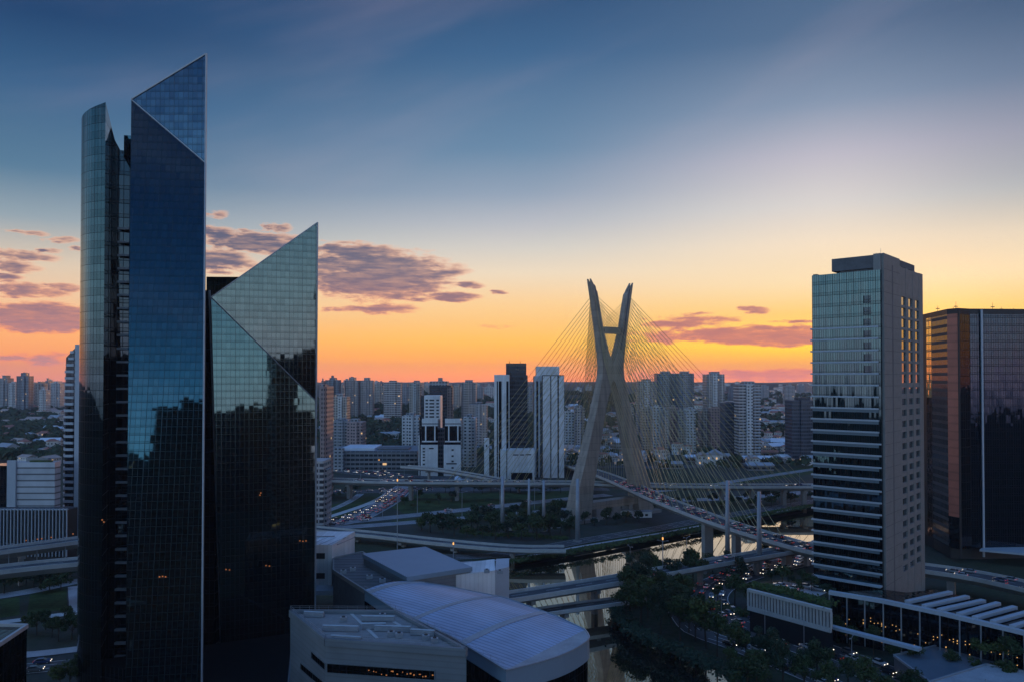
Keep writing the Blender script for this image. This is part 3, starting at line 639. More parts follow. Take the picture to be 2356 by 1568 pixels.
def slot(px0, py0, px1, py1, h, e0, e1, name='window_slot', inset=0.06, m=None):
    n = (e1 - e0).cross(Vector((0, 0, 1))).normalized()
    p, q = PLN(px0, py0, e0 + n * inset, n), PLN(px1, py1, e0 + n * inset, n); w = MB()
    w.face([p - Vector((0, 0, h)), q - Vector((0, 0, h)), q, p]); wo = w.build(name, m or M['gdark'], CB, ob)
    f_ = MB()
    for z_ in (p, p - Vector((0, 0, h))): f_.tube(z_ + n * .05, q + (z_ - p) + n * .05, 0.12, 0.12, 4)
    f_.tube(p, p - Vector((0, 0, h)), .12, .12, 4); f_.tube(q, q - Vector((0, 0, h)), .12, .12, 4); f_.build('slot_frame', M['cpanel'], wo, ob)
slot(752, 1524, 1000, 1541, 2.0, B1[0], B1[1])
slot(716, 1496, 748, 1524, 1.6, B1[3], B1[0]); slot(691, 1522, 744, 1566, 1.6, B1[3], B1[0])
mb = MB(); n_ = (B1[1] - B1[0]).cross(Vector((0, 0, 1))).normalized()
for k in range(16):
    px = 850 + k * 9.5 + rnd.uniform(-4, 4); py = 1531 + (px - 752) * 0.068 + rnd.uniform(2, 13); q = PLN(px, py, B1[0] + n_ * 0.1, n_); mb.box((q.x, q.y), (rnd.uniform(.15, .4), 0.08), q.z, q.z + rnd.uniform(.12, .3), 0.07)
build_each(mb, 'lit_lobby_lamp', emit('dim_lobby_lamp', (1, .4, .15), 0.35), CB, ob)  # glowing bits painted in for warm reflections along the dark window strip
# ---- vaulted metal roof hall
zv = 22.0
Lp = [(839, 1356), (910, 1402), (1041, 1464), (1164, 1540)]; Rp = [(962, 1337), (1030, 1347), (1159, 1373), (1281, 1416), (1346, 1447)]
def samp(P, n):
    Q = [G(x, y, zv) for x, y in P]; Ls = [0]
    for i in range(1, len(Q)): Ls.append(Ls[-1] + (Q[i] - Q[i - 1]).length)
    out = []
    for k in range(n):
        s = Ls[-1] * k / (n - 1); i = max(j for j in range(len(Ls)) if Ls[j] <= s + 1e-6); i = min(i, len(Q) - 2)
        out.append(Q[i] + (Q[i + 1] - Q[i]) * ((s - Ls[i]) / (Ls[i + 1] - Ls[i])))
    return out
NV = 24; LL, RR_ = samp(Lp, NV), samp(Rp, NV)
ov = sum(LL + RR_, Vector()) / (2 * NV); ov.z = 0
VH = thing('metal_roof_hall', 'long hall under a blue metal roof with a rounded end', 'hall', ov)
mb = MB(); NA = 10
def vp(i, k):
    s = k / NA; p = LL[i] * (1 - s) + RR_[i] * s; p = p.copy(); p.z = zv + 1.1 * math.sin(math.pi * s) * min(1, (NV - 1 - i) / 7); return p
bands = {0, 1, 9, 16, 17, 22, 23}
for i in range(NV - 1):
    for k in range(NA):
        mb.face([vp(i, k), vp(i + 1, k), vp(i + 1, k + 1), vp(i, k + 1)], 0, [(-y.dot((RR_[12] - LL[12]).normalized()), y.dot((LL[20] - LL[4]).normalized())) for y in (vp(i, k), vp(i + 1, k), vp(i + 1, k + 1), vp(i, k + 1))])
mr_ = mb.build('metal_roof', M['vault'], VH, ov, smooth=False)
for i, w in ((1, 2.2), (10, 1.6), (17, 2.2)):
    s_ = MB()
    for k in range(NA): s_.bar(vp(i, k) + Vector((0, 0, .1)), vp(i, k + 1) + Vector((0, 0, .1)), w, 0.12)
    s_.build('roof_walkway', M['lilac'], mr_, ov)
# rounded end
e0, e1 = LL[-1], RR_[-1]; arc = [G(x, y, zv) for x, y in [(1164, 1540), (1244, 1520), (1301, 1501), (1340, 1480), (1356, 1464), (1346, 1447)]]; arc = spline(arc, 2.0)
mb = MB(); mb.face([Vector((p.x, p.y, zv)) for p in arc] ); mb.build('end_roof', M['lilac'], VH, ov)
mb = MB()
for i in range(len(arc) - 1): mb.face([arc[i] - Vector((0, 0, 4.6)), arc[i + 1] - Vector((0, 0, 4.6)), arc[i + 1], arc[i]])
for i in range(NV - 1): mb.face([LL[i] - Vector((0, 0, 3)), LL[i + 1] - Vector((0, 0, 3)), LL[i + 1], LL[i]]); mb.face([RR_[i + 1] - Vector((0, 0, 3)), RR_[i] - Vector((0, 0, 3)), RR_[i], RR_[i + 1]])
mb.build('fascia', M['blueroof'], VH, ov)
mb = MB()
for i in range(len(arc) - 1): mb.tube(arc[i], arc[i + 1], 0.22, 0.22, 5, cap=False)
for i in range(NV - 1): mb.tube(LL[i], LL[i + 1], 0.28, 0.28, 5, cap=False); mb.tube(RR_[i], RR_[i + 1], 0.22, 0.22, 5, cap=False)
mb.build('gutter', M['steel'], mr_, ov)
mb = MB(); ce = sum(arc, Vector()) / len(arc)
for i in range(len(arc) - 1):
    p, q = arc[i] + (ce - arc[i]) * 0.06, arc[i + 1] + (ce - arc[i + 1]) * 0.06; mb.face([(p.x, p.y, 0), (q.x, q.y, 0), (q.x, q.y, zv - 4.5), (p.x, p.y, zv - 4.5)])
for i in range(NV - 1): mb.face([(LL[i].x, LL[i].y, 0), (LL[i + 1].x, LL[i + 1].y, 0), LL[i + 1] - Vector((0, 0, 2.9)), LL[i] - Vector((0, 0, 2.9))]); mb.face([(RR_[i + 1].x, RR_[i + 1].y, -6), (RR_[i].x, RR_[i].y, -6), RR_[i] - Vector((0, 0, 2.9)), RR_[i + 1] - Vector((0, 0, 2.9))])
mb.build('glazed_wall', M['gdark'], VH, ov)
# ---- blue box roof, striped deck roof, white wall
zb = 24.0
bq = [G(x, y, zb) for x, y in [(936, 1326), (1087, 1303), (979, 1256), (833, 1272)]]; obx = sum(bq, Vector()) / 4; obx.z = 0
BX = thing('plant_room_box', 'flat blue grey box roof raised above the hall complex', 'building', obx)
mb = MB(); mb.prism([(p.x, p.y) for p in bq], zb - 1.3, zb); mb.build('roof', M['blueroof'], BX, obx)
mb = MB(); cq = sum(bq, Vector()) / 4; mb.prism([((p.x - cq.x) * .97 + cq.x, (p.y - cq.y) * .97 + cq.y) for p in bq], 0, zb - 1.3); mb.build('wall', M['cpanel'], BX, obx)
zs = 20.5
dqd = [G(x, y, zs) for x, y in [(767, 1312), (839, 1358), (966, 1338), (939, 1331), (833, 1270), (767, 1284)]]; od = sum(dqd, Vector()) / 6; od.z = 0
DR = thing('flat_roofed_annex', 'low annex with a dark ribbed roof left of the blue box', 'building', od)
mb = MB(); mb.prism([(p.x, p.y) for p in dqd], 0, zs); mb.build('wall', [M['conc_d']], DR, od)
mb = MB(); mb.face([p + Vector((0, 0, 0.06)) for p in dqd]); mb.build('roof', M['deckroof'], DR, od)
mb = MB()
for i in range(6): mb.bar(dqd[i] + Vector((0, 0, .5)), dqd[(i + 1) % 6] + Vector((0, 0, .5)), 0.5, 1.2)
mb.build('parapet', M['conc'], DR, od)
wq = [G(936, 1334, 22.5), G(1087, 1309, 22.5), G(1171, 1303, 22.5), G(1171, 1303, 22.5)]
ow = A(1080, 1340, 240); ow.z = 0
WW = thing('white_panel_wing', 'white panelled wing with a slanting end beside the river', 'building', ow)
p0, p1, p2 = G(936, 1335, 22), G(1128, 1308, 22.5), G(1171, 1303, 22.5)
mb = MB(); mb.prism([(p0.x, p0.y), (p1.x + 1.5, p1.y - 1.0), (p1.x + 1, p1.y + 14), (p0.x, p0.y + 14)], 0, [22.0, 22.4, 22.4, 22.0]); mb.build('wall', M['wblock'], WW, ow)
mb = MB(); mb.prism([(p1.x + 1.52, p1.y - 1.0), (p2.x, p2.y), (p2.x, p2.y + 12), (p1.x + 1.52, p1.y + 14)], -6, 22.5); mb.build('end_wall', M['wpanel'], WW, ow)
# ---- white podium behind the second tower
ow2 = A(745, 1300, 262); ow2.z = 0
WP = thing('white_podium', 'white panelled podium with dark window slots behind the lower glass tower', 'building', ow2)
xa, xb = X(640, 262), X(765, 262); mb = MB(); mb.prism([(xa, 262), (xb, 262), (xb + 3, 285), (xa, 285)], 10, Z(1252, 262)); mb.build('wall', M['wblock'], WP, ow2)
for py in (1271, 1317):
    mb = MB(); mb.box(((X(690, 261.9) + X(749, 261.9)) / 2, 261.94), (X(749, 262) - X(690, 262), 0.1), Z(py + 13, 262), Z(py, 262)); mb.build('window_slot', M['dark'], WP, ow2)
mb = MB(); mb.prism([(xa, 255), (X(795, 255), 255), (X(778, 262), 262), (xa, 262)], Z(1362, 258), Z(1352, 258)); mb.build('canopy', M['wpanel'], WP, ow2)
mb = MB()
for k in range(5): mb.tube((xa + 8 + k * 3, 262.2, Z(1252, 262)), (xa + 11 + k * 3, 275, Z(1235, 275)), 0.2, 0.2, 5)
mb.tube((xa, 275, Z(1235, 275)), (xb - 2, 275, Z(1232, 275)), 0.2, 0.2, 5); build_each(mb, 'roof_truss', M['steel'], WP, ow2)
# ---- dark corner building bottom left
zl = 30; l0, l1, l2 = G(-20, 1489, zl), G(62, 1434, zl), G(-60, 1446, zl)
ol = l1.copy(); ol.z = 0
DL = thing('dark_corner_block', 'dark block cut off by the bottom left corner of the view', 'building', ol)
mb = MB(); lx = [(l0.x - 12, l0.y - 16), (l1.x, l1.y - 9), (l1.x, l1.y), (l2.x - 10, l2.y)]
l0b = G(0, 1475, zl); lx = [(l0b.x - (l1.x - l0b.x) * 1.5, l0b.y - (l1.y - l0b.y) * 1.5), (l1.x, l1.y), (l1.x - 26, l1.y + 2), (l1.x - 30, l0b.y - 20)]
mb.prism(lx, 0, zl - 0.6); mb.build('wall', M['gdark'], DL, ol)
mb = MB()
for i in range(2): mb.bar((*lx[i], zl), (*lx[i + 1], zl), 0.6, 0.8)
mb.build('parapet', M['parap'], DL, ol)
# ---------------------------------------------------------------- plaza, gallery and garden wall below the hotel tower
ZR, ZPF = 16.0, 7.0
ge = [G(x, y, ZR) for x, y in [(1908, 1357), (2032, 1377), (2172, 1406), (2356, 1449), (2520, 1492)]]
gb = [G(x, y, ZR) for x, y in [(2040, 1352), (2085, 1358), (2150, 1351), (2356, 1402), (2520, 1440)]]
og = ge[2].copy(); og.z = 0
GA = thing('glass_gallery', 'glazed gallery with slim columns and skylight beams beside the hotel', 'building', og)
mb = MB()
for i in range(4): mb.bar(ge[i], ge[i + 1], 1.6, 1.1)
mb.build('roof_edge', M['wpanel'], GA, og)
mb = MB(); mb.face([p - Vector((0, 0, 0.5)) for p in ge] + [p - Vector((0, 0, 0.5)) for p in reversed(gb)]); mb.build('glass_roof', M['gdark'], GA, og)
gl = spline(ge, 1.0); bl = spline([gb[1], gb[2], gb[3], gb[4]], 1.0)
for x0, y0, x1, y1 in [(2087, 1380, 2187, 1358), (2126, 1390, 2226, 1368), (2161, 1399, 2263, 1377), (2206, 1409, 2297, 1383), (2242, 1417, 2335, 1392), (2284, 1426, 2378, 1400), (2328, 1437, 2420, 1411), (2370, 1448, 2465, 1421)]:
    mb = MB(); mb.bar(G(x0, y0, ZR + .6), G(x1, y1, ZR + .6), 1.5, 0.9); mb.build('skylight_beam', M['wpanel'], GA, og)
for i in range(0, len(gl), 5):
    p = gl[i]; mb = MB(); mb.tube((p.x, p.y, ZPF - 6), (p.x, p.y, ZR - 1.1), 0.21, 0.21, 8); mb.build('column', M['steel'], GA, og)
mb = MB(); inn = [p + Vector((1.6, 2.0, 0)) for p in gl]
for i in range(len(inn) - 1):
    p, q = inn[i], inn[i + 1]; mb.face([(p.x, p.y, 0), (q.x, q.y, 0), (q.x, q.y, ZR - .6), (p.x, p.y, ZR - .6)], 0, [(i, 0), (i + 1, 0), (i + 1, ZR), (i, ZR)])
mb.build('glass_wall', M['gdark'], GA, og)
mb = MB()
for k in range(95):
    i = rnd.randrange(4, len(inn) - 1); p = inn[i] + Vector((-.12, -.15, 0)); z_ = rnd.choice([rnd.uniform(6.5, 9), rnd.uniform(7.2, 8.2), rnd.uniform(2, 6)]); mb.box((p.x, p.y), (.22, .1), z_, z_ + .2, 0)
M['lobby'] = emit('lobby_lamp', (1, .55, .2), 0.8)
build_each(mb, 'lobby_lamp', M['lobby'], GA, og)
mb = MB(); mb.bar(G(1893, 1432, 8), G(2117, 1489, 8), 2.2, 0.8); mb.build('entrance_canopy', M['wpanel'], GA, og)
# lower flat roofs
for nm, lab, pts, z_, m in [('flat_glass_roof', 'dark glazed flat roof low beside the glass gallery', [(2057, 1507), (2154, 1485), (2400, 1538), (2400, 1580), (2139, 1568)], 5.0, 'navyroof'), ('pale_flat_roof', 'pale flat roof at the bottom right corner of the view', [(2139, 1568), (2269, 1528), (2420, 1556), (2420, 1660), (2150, 1640)], 6.0, 'rgrey')]:
    if m not in M: M[m] = simple('dark_roof_sheet', (0.10, 0.13, 0.16), 0.35, var=0.15, scale=0.2)
    q = [G(x, y, z_) for x, y in pts]; o_ = q[0].copy(); o_.z = 0; tr = thing(nm, lab, 'roof', o_)
    if sum((q[i].x * q[(i + 1) % len(q)].y - q[(i + 1) % len(q)].x * q[i].y) for i in range(len(q))) < 0: q = q[::-1]
    mb = MB(); mb.prism([(p.x, p.y) for p in q], 0, z_ - .1); mb.build('wall', M['conc_d'], tr, o_)
    mb = MB(); mb.prism([(p.x, p.y) for p in q], z_ - .1, z_); mb.build('roof_sheet', M[m], tr, o_)
    mb = MB()
    for i in range(len(q)): mb.bar(q[i] + Vector((0, 0, .35)), q[(i + 1) % len(q)] + Vector((0, 0, .35)), .5, .6)
    mb.build('roof_rim', M['steel'], tr, o_)
# slotted garden wall
w0, w1 = G(1721, 1352, 14), G(1912, 1400, 14); ow3 = (w0 + w1) / 2; ow3.z = 0
GW = thing('slotted_wall', 'long pale wall with narrow vertical slots below a roof garden', 'wall', ow3)
wd = (w1 - w0); LWL = wd.length; wd.normalize(); wn = Vector((wd.y, -wd.x, 0))
mb = MB(); mb.bar(w0, w1, 1.2, 0.9); mb.bar(w0 - Vector((0, 0, 5.6)), w1 - Vector((0, 0, 5.6)), 0.9, 1.2); ns = 26
for k in range(ns + 1):
    p = w0 + wd * (LWL * k / ns); mb.tube((p.x, p.y, 8.4), (p.x, p.y, 13.1), 0.42, 0.42, 4)
mb.build('slatted_face', M['parap'], GW, ow3)
mb = MB(); b0, b1 = w0 - wn * 0.9, w1 - wn * 0.9; mb.face([(b0.x, b0.y, 0), (b1.x, b1.y, 0), (b1.x, b1.y, 13.2), (b0.x, b0.y, 13.2)]); mb.build('backing_wall', M['dark'], GW, ow3)
gq = [G(x, y, 13.2) for x, y in [(1724, 1350), (1912, 1398), (1925, 1352), (1800, 1332), (1740, 1338)]]
mb = MB(); mb.face(gq); mb.build('roof_garden', M['leaf2'], GW, ow3)
mb = MB(); mb.face([G(x, y, 13.26) for x, y in [(1775, 1350), (1880, 1372), (1915, 1356), (1802, 1336)]]); mb.build('roof_terrace', M['lilac'], GW, ow3)
# ---------------------------------------------------------------- roads on the ground
ZK = [0.05]
def ribbon(name, path, w, m, dz=0.0, edge=True, label=None):
    ZK[0] += 0.012
    sp = spline(path, 5.0); mb = MB(); L = []
    for i in range(len(sp)):
        n, d = side(sp, i); L.append((sp[i] - n * w / 2, sp[i] + n * w / 2))
    for i in range(len(sp) - 1):
        a, b = L[i], L[i + 1]; z = Vector((0, 0, dz + ZK[0])); mb.face([a[0] + z, a[1] + z, b[1] + z, b[0] + z])
    o = mb.build(name, m); struct(o, label, name.replace('_', ' '))
    if edge:
        mk = MB()
        for off, dash in ((-w / 2 + .4, 0), (w / 2 - .4, 0), (-w / 6, 1), (w / 6, 1)):
            for i in range(len(sp) - 1):
                if dash and i % 2: continue
                n, d = side(sp, i); n2, _ = side(sp, i + 1); z = Vector((0, 0, dz + ZK[0] + .006))
                mk.face([sp[i] + n * (off - .1) + z, sp[i] + n * (off + .1) + z, sp[i + 1] + n2 * (off + .1) + z, sp[i + 1] + n2 * (off - .1) + z])
        struct(mk.build('road_marking', M['line']), None, 'road marking')
    return sp
Pz = lambda L, z=0.0: [G(x, y, z) for x, y in L]
def off(sp, o): return [sp[i] + side(sp, i)[0] * o for i in range(len(sp))]
R2 = ribbon('expressway', Pz([(690, 1210), (902, 1189), (1159, 1162), (1299, 1147), (1400, 1137)]), 11, M['road'], label='grey expressway crossing the verge left of the pylon')
R3 = ribbon('expressway', Pz([(690, 1219), (902, 1204), (1073, 1190), (1300, 1171), (1440, 1158)]), 10, M['road'], label='second expressway carriageway nearer the river')
RJ = ribbon('road', Pz([(690, 1214), (800, 1197), (862, 1170), (900, 1147), (925, 1124), (960, 1100)]), 16, M['road'], label='wide ramp jammed with cars running under the flyover')
ribbon('road', Pz([(690, 1206), (760, 1187), (844, 1159), (880, 1142), (900, 1128)]), 5, M['parap'], label='pale loop ramp through the grass'); ribbon('road', Pz([(690, 1192), (760, 1172), (805, 1152), (830, 1135)]), 5, M['road'], label='narrow service road on the grass bank')
RF = ribbon('road', Pz([(690, 1076), (800, 1082), (880, 1090), (960, 1099), (1100, 1101)]), 30, M['asph'], label='broad avenue of queueing traffic beyond the flyover')
RF2 = ribbon('road', Pz([(690, 1128), (800, 1130), (900, 1128), (1050, 1125), (1200, 1124), (1400, 1124)]), 16, M['asph'], label='dark avenue under the long flyover')
R4 = ribbon('road', Pz([(690, 1268), (860, 1280), (1050, 1280), (1180, 1272), (1330, 1245), (1500, 1217), (1620, 1195), (1750, 1172), (1900, 1148)]), 10, M['asph'], label='dark riverside road on the far bank')
ribbon('bank_path', Pz([(1050, 1294), (1180, 1284), (1330, 1257), (1500, 1229), (1620, 1207), (1750, 1183), (1900, 1158)]), 2.2, M['lilac'], edge=False, label='pale cycle path along the far river bank')
ribbon('road', Pz([(1500, 1130), (1620, 1118), (1690, 1106), (1780, 1092), (1900, 1074)]), 9, M['road'], label='curved pale ramp right of the pylon')
ribbon('road', Pz([(1560, 1150), (1690, 1145), (1800, 1136), (1930, 1125)]), 12, M['road'], label='road beneath the right arm of the flyover')
ribbon('road', Pz([(1380, 1072), (1500, 1074), (1640, 1070), (1800, 1062), (1950, 1052)]), 18, M['asph'], label='avenue behind the pylon among sheds')
RE = ribbon('expressway', Pz([(2300, 1680), (2130, 1592), (1990, 1536), (1880, 1495), (1760, 1452), (1660, 1412), (1625, 1378), (1650, 1345), (1730, 1316), (1830, 1292), (1960, 1268)]), 16, M['asph'], label='dark expressway full of cars in front of the hotel')
RE2 = ribbon('road', Pz([(2250, 1740), (2060, 1640), (1900, 1570), (1780, 1520), (1680, 1480), (1600, 1450), (1560, 1400)]), 9, M['asph'], label='service road beside the riverside trees')
ribbon('road', Pz([(-40, 1437), (0, 1432), (189, 1408), (300, 1396)]), 4.5, M['parap'], edge=False, label='pale kerbed lane at the lower left'); RW = ribbon('road', Pz([(-40, 1508), (67, 1506), (189, 1492), (300, 1480)]), 5.5, M['lilac'], edge=False, label='pale road strip at the lower left')
RL = ribbon('road', Pz([(-40, 1545), (67, 1538), (189, 1526), (300, 1515)]), 9, M['asph'], label='dark car park lane at the lower left')
RV = ribbon('road', Pz([(-60, 1380), (60, 1362), (189, 1335), (300, 1322)]), 8, M['road'], label='road passing under the lower left viaduct')
def patch(name, pts, m, z=0.03, kind='structure', label=None, cat=None, zb=0):
    q = Pz(pts, zb); mb = MB()
    if sum((q[i].x * q[(i + 1) % len(q)].y - q[(i + 1) % len(q)].x * q[i].y) for i in range(len(q))) < 0: q = q[::-1]
    mb.face([p + Vector((0, 0, z)) for p in q]); o = mb.build(name, m); o['kind'] = kind; o['label'] = label or name; o['category'] = cat or name.replace('_', ' '); return o
patch('paved_yard', [(156, 1349), (200, 1344), (200, 1409), (160, 1412)], M['lilac'], label='pale paved yard beside the tallest tower')
for i, (lab, pts) in enumerate([('green lawn under the lower left viaduct', [(62, 1412), (156, 1400), (152, 1352), (70, 1362)]), ('rough grass strip left of the paved yard', [(0, 1420), (45, 1414), (45, 1372), (0, 1378)]),
      ('grass bank between the ramps left of the pylon', [(690, 1203), (800, 1192), (905, 1135), (850, 1140), (700, 1175)]), ('broad green verge below the long flyover', [(930, 1180), (1159, 1157), (1310, 1142), (1310, 1128), (960, 1134), (900, 1165)]),
      ('grass strip between the two expressways', [(900, 1197), (1100, 1176), (1320, 1154), (1320, 1162), (1100, 1184), (905, 1200)]), ('green verge right of the pylon', [(1500, 1128), (1700, 1100), (1880, 1068), (1880, 1088), (1700, 1112), (1560, 1128)]),
      ('grass on the far river bank', [(1180, 1288), (1340, 1262), (1620, 1212), (1872, 1165), (1872, 1155), (1620, 1202), (1340, 1252), (1180, 1279)])]):
    patch('grass', pts, M['grass'], 0.03, 'stuff', lab, 'grass')
# ---------------------------------------------------------------- elevated roads
def deck(root, org, path, w, th, mats, step=6.0, par=1.0, name='deck', pw=0.35):
    sp = spline(path, step); s_, a_, b_ = MB(), MB(), MB()
    def sec(i):
        n, d = side(sp, i); return n
    prof = [(-w / 2, 0), (w / 2, 0), (w / 2, -0.5), (w / 2 - w * 0.22, -th), (-w / 2 + w * 0.22, -th), (-w / 2, -0.5)]
    for i in range(len(sp) - 1):
        n0, n1_ = sec(i), sec(i + 1)
        q0 = [sp[i] + n0 * x + Vector((0, 0, z)) for x, z in prof]; q1 = [sp[i + 1] + n1_ * x + Vector((0, 0, z)) for x, z in prof]
        for k in range(6):
            j = (k + 1) % 6; s_.face([q0[k], q0[j], q1[j], q1[k]], 0 if k else 1)
        for sgn in (-1, 1):
            o0 = [sp[i] + n0 * (sgn * (w / 2 + e)) for e in (0.02, 0.02 - pw)]; o1 = [sp[i + 1] + n1_ * (sgn * (w / 2 + e)) for e in (0.02, 0.02 - pw)]
            lo, hi = Vector((0, 0, -0.55)), Vector((0, 0, par))
            tgt = a_ if sgn < 0 else b_
            tgt.face([o0[0] + lo, o1[0] + lo, o1[0] + hi, o0[0] + hi][::sgn]); tgt.face([o0[0] + hi, o1[0] + hi, o1[1] + hi, o0[1] + hi]); tgt.face([o0[1] + hi, o1[1] + hi, o1[1], o0[1]][::sgn])
    d = dk_ = s_.build(name, [mats[0], mats[1]], root, org)
    a_.build('parapet', mats[2], d, org); b_.build('parapet', mats[2], d, org)
    mk = MB()
    for x, dash in ((-w / 2 + .7, 0), (w / 2 - .7, 0), (-w / 6, 1), (w / 6, 1)):
        for i in range(len(sp) - 1):
            if dash and i % 2: continue
            n0, n1_ = sec(i), sec(i + 1); z = Vector((0, 0, .012)); mk.face([sp[i] + n0 * (x - .09) + z, sp[i] + n0 * (x + .09) + z, sp[i + 1] + n1_ * (x + .09) + z, sp[i + 1] + n1_ * (x - .09) + z])
    mk.build('lane_marking', M['line'], dk_, org)
    return sp
def pier(root, org, p, w, dp, ztop, rot, cap=0.0, m='conc'):
    zb_ = -6 if (river_sd(np.array([p.x]), np.array([p.y]))[0] < 8) else -0.5
    mb = MB(); mb.box((p.x, p.y), (w, dp), zb_, ztop - (1.2 if cap else 0), rot)
    if cap: mb.box((p.x, p.y), (cap, dp * 1.1), ztop - 1.2, ztop, rot)
    mb.build('pier', M[m], root, org)
def viaduct(name, label, path, w, th, every, skip=0, par=1.0, pw_=1.8, roadm='asph', capw=0.75):
    o = Vector(path[len(path) // 2]); o.z = 0; root = thing(name, label, 'elevated road', o)
    sp = deck(root, o, path, w, th, [M['conc'], M[roadm], M['parap']], par=par)
    acc = skip
    for i in range(1, len(sp)):
        acc += (sp[i] - sp[i - 1]).length
        if acc > every:
            acc = 0; n, d = side(sp, i); pier(root, o, sp[i], pw_, 1.6, sp[i].z - th + .1, math.atan2(n.y, n.x), w * capw)
    return sp
VA = viaduct('riverside_viaduct', 'riverside viaduct on piers standing over the near water', [G(x, y, 8) for x, y in [(1080, 1384), (1180, 1372), (1262, 1359), (1400, 1337), (1495, 1320), (1611, 1299), (1740, 1277), (1880, 1254), (2040, 1230)]], 9, 1.8, 26, 10, capw=0.6)
VB = viaduct('footbridge', 'narrow brown road bridge low across the near water', [G(x, y, 2.5) for x, y in [(1120, 1432), (1190, 1416), (1262, 1404), (1330, 1394), (1412, 1383), (1500, 1370)]], 7, 1.3, 14, 6, 0.7, 1.2)
V1 = viaduct('viaduct', 'upper grey viaduct crossing behind the tallest tower', [G(x, y, 14.5) for x, y in [(-200, 1292), (-60, 1274), (0, 1266), (100, 1253), (189, 1241), (280, 1230)]], 10, 2.6, 42, 14)
V2 = viaduct('viaduct', 'lower left viaduct on a tall square pier', [G(x, y, 14.5) for x, y in [(-200, 1340), (-60, 1319), (0, 1310), (100, 1299), (189, 1291), (280, 1283)]], 10, 2.6, 60, 2)
VH1 = viaduct('ramp_flyover', 'pale ramp curving from the glass towers toward the river road', [G(x, y, 4) for x, y in [(650, 1208), (730, 1217), (873, 1231), (1016, 1247), (1180, 1261), (1300, 1262)]], 9, 1.6, 24, 4)
VL = viaduct('ramp_flyover', 'dark ramp descending past the twin white blocks', [G(x, y, z) for x, y, z in [(930, 1072, 9), (1015, 1080, 9), (1090, 1092, 8), (1172, 1107, 7), (1260, 1116, 6)]], 9, 1.8, 30, 4)
# ---------------------------------------------------------------- cable stayed bridge
PO = Vector((58, 460, 0)); PU = Vector((.804, .595, 0)); PV = Vector((-.595, .804, 0))
BR = thing('cable_stayed_bridge', 'cable stayed bridge with an X shaped concrete pylon and yellow stays', 'bridge', PO)
pw = lambda s, v, z: PO + PU * s + PV * v + Vector((0, 0, z))
OUT = [(32.5, -1), (28, 20), (23, 34), (19, 46), (14, 62), (10.8, 74), (8.6, 83), (8.3, 87), (8.9, 94), (11.6, 110), (14.4, 125), (16.8, 136.5)]
INN = [(19.5, -1), (17, 20), (13.3, 34), (10.2, 46), (6.4, 64), (2.0, 77.5), (0.0, 80), (0.0, 89.0), (2.9, 95), (7.7, 110), (10.5, 124), (12.0, 131.0)]
DEP = [8.5, 8, 7.2, 6.6, 5.8, 5.2, 5, 5, 4.8, 4.3, 3.9, 3.5]
for sg in (-1, 1):
    mb = MB()
    for i in range(len(OUT) - 1):
        def ring(i): return [pw(sg * OUT[i][0], -DEP[i] / 2, OUT[i][1]), pw(sg * INN[i][0], -DEP[i] / 2, INN[i][1]), pw(sg * INN[i][0], DEP[i] / 2, INN[i][1]), pw(sg * OUT[i][0], DEP[i] / 2, OUT[i][1])]
        q0, q1 = ring(i), ring(i + 1)
        for k in range(4):
            j = (k + 1) % 4
            if k == 1 and OUT[i][0] and INN[i][0] == 0 and INN[i + 1][0] == 0: continue
            f = [q0[k], q0[j], q1[j], q1[k]]; mb.face(f if sg < 0 else f[::-1])
    mb.face(ring(len(OUT) - 1)[::sg])
    leg_ = mb.build('pylon_leg', M['pyl'], BR, PO)
    # twin tips and the groove between them
    g = MB(); g2 = MB(); ZL = [(98, 9.3, 2.6), (110, 11.8, 6.6), (125, 14.6, 9.6), (137.9, 17.0, 11.0)]
    for i in range(3):
        for vv, gg in ((-1, g), (1, g)):
            pass
    for i in range(3):
        (za, oa, ia), (zb_, ob_, ib) = ZL[i], ZL[i + 1]; da, db_ = 0.9, 0.9
        ha = (2.36, 2.15, 1.95)[i]; hb = (2.15, 1.95, 1.75)[i]
        # dark inspection groove on the front face, proud flanges either side
        f = [pw(sg * (oa * .62 + ia * .38), -ha - .03, za), pw(sg * (oa * .40 + ia * .60), -ha - .03, za), pw(sg * (ob_ * .40 + ib * .60), -hb - .03, zb_ - (0 if i < 2 else 4.0)), pw(sg * (ob_ * .62 + ib * .38), -hb - .03, zb_ - (0 if i < 2 else 2.6))]
        g.face(f if sg < 0 else f[::-1])
    g.build('anchor_groove', M['conc_d'], leg_, PO)
    tp = MB()
    for vv in (-1.15, 1.15):
        a0_, a1_ = pw(sg * 16.7, vv, 136.0), pw(sg * 17.0, vv, 138.2); b0_ = pw(sg * 13.4, vv, 133.0)
        h = PV * 0.6
        tp.face([a0_ - h, a1_ - h, b0_ - h][::sg]); tp.face([a0_ + h, b0_ + h, a1_ + h][::sg]); tp.face([a0_ - h, a0_ + h, a1_ + h, a1_ - h]); tp.face([a1_ - h, a1_ + h, b0_ + h, b0_ - h])
    tp.build('pylon_tip', M['pyl'], leg_, PO)
mb = MB(); mb.v = []; 
def ubox(mb, s0, s1, v0, v1, z0, z1): mb.prism([tuple(pw(s, v, 0).xy) for s, v in ((s0, v0), (s1, v0), (s1, v1), (s0, v1))], z0, z1)
ubox(mb, -6.6, 6.6, -2.0, 2.0, 107.2, 111.0); mb.build('upper_crossbeam', M['pyl'], BR, PO)
mb = MB(); ubox(mb, -19, 19, -3.2, 3.2, 6.4, 10.4); mb.build('lower_crossbeam', M['pyl'], BR, PO)
for sg in (-1, 1):
    mb = MB(); ubox(mb, *sorted((sg * 15, sg * 36)), -6.5, 6.5, -1, 1.8); mb.build('pylon_footing', M['conc'], BR, PO)
mb = MB()
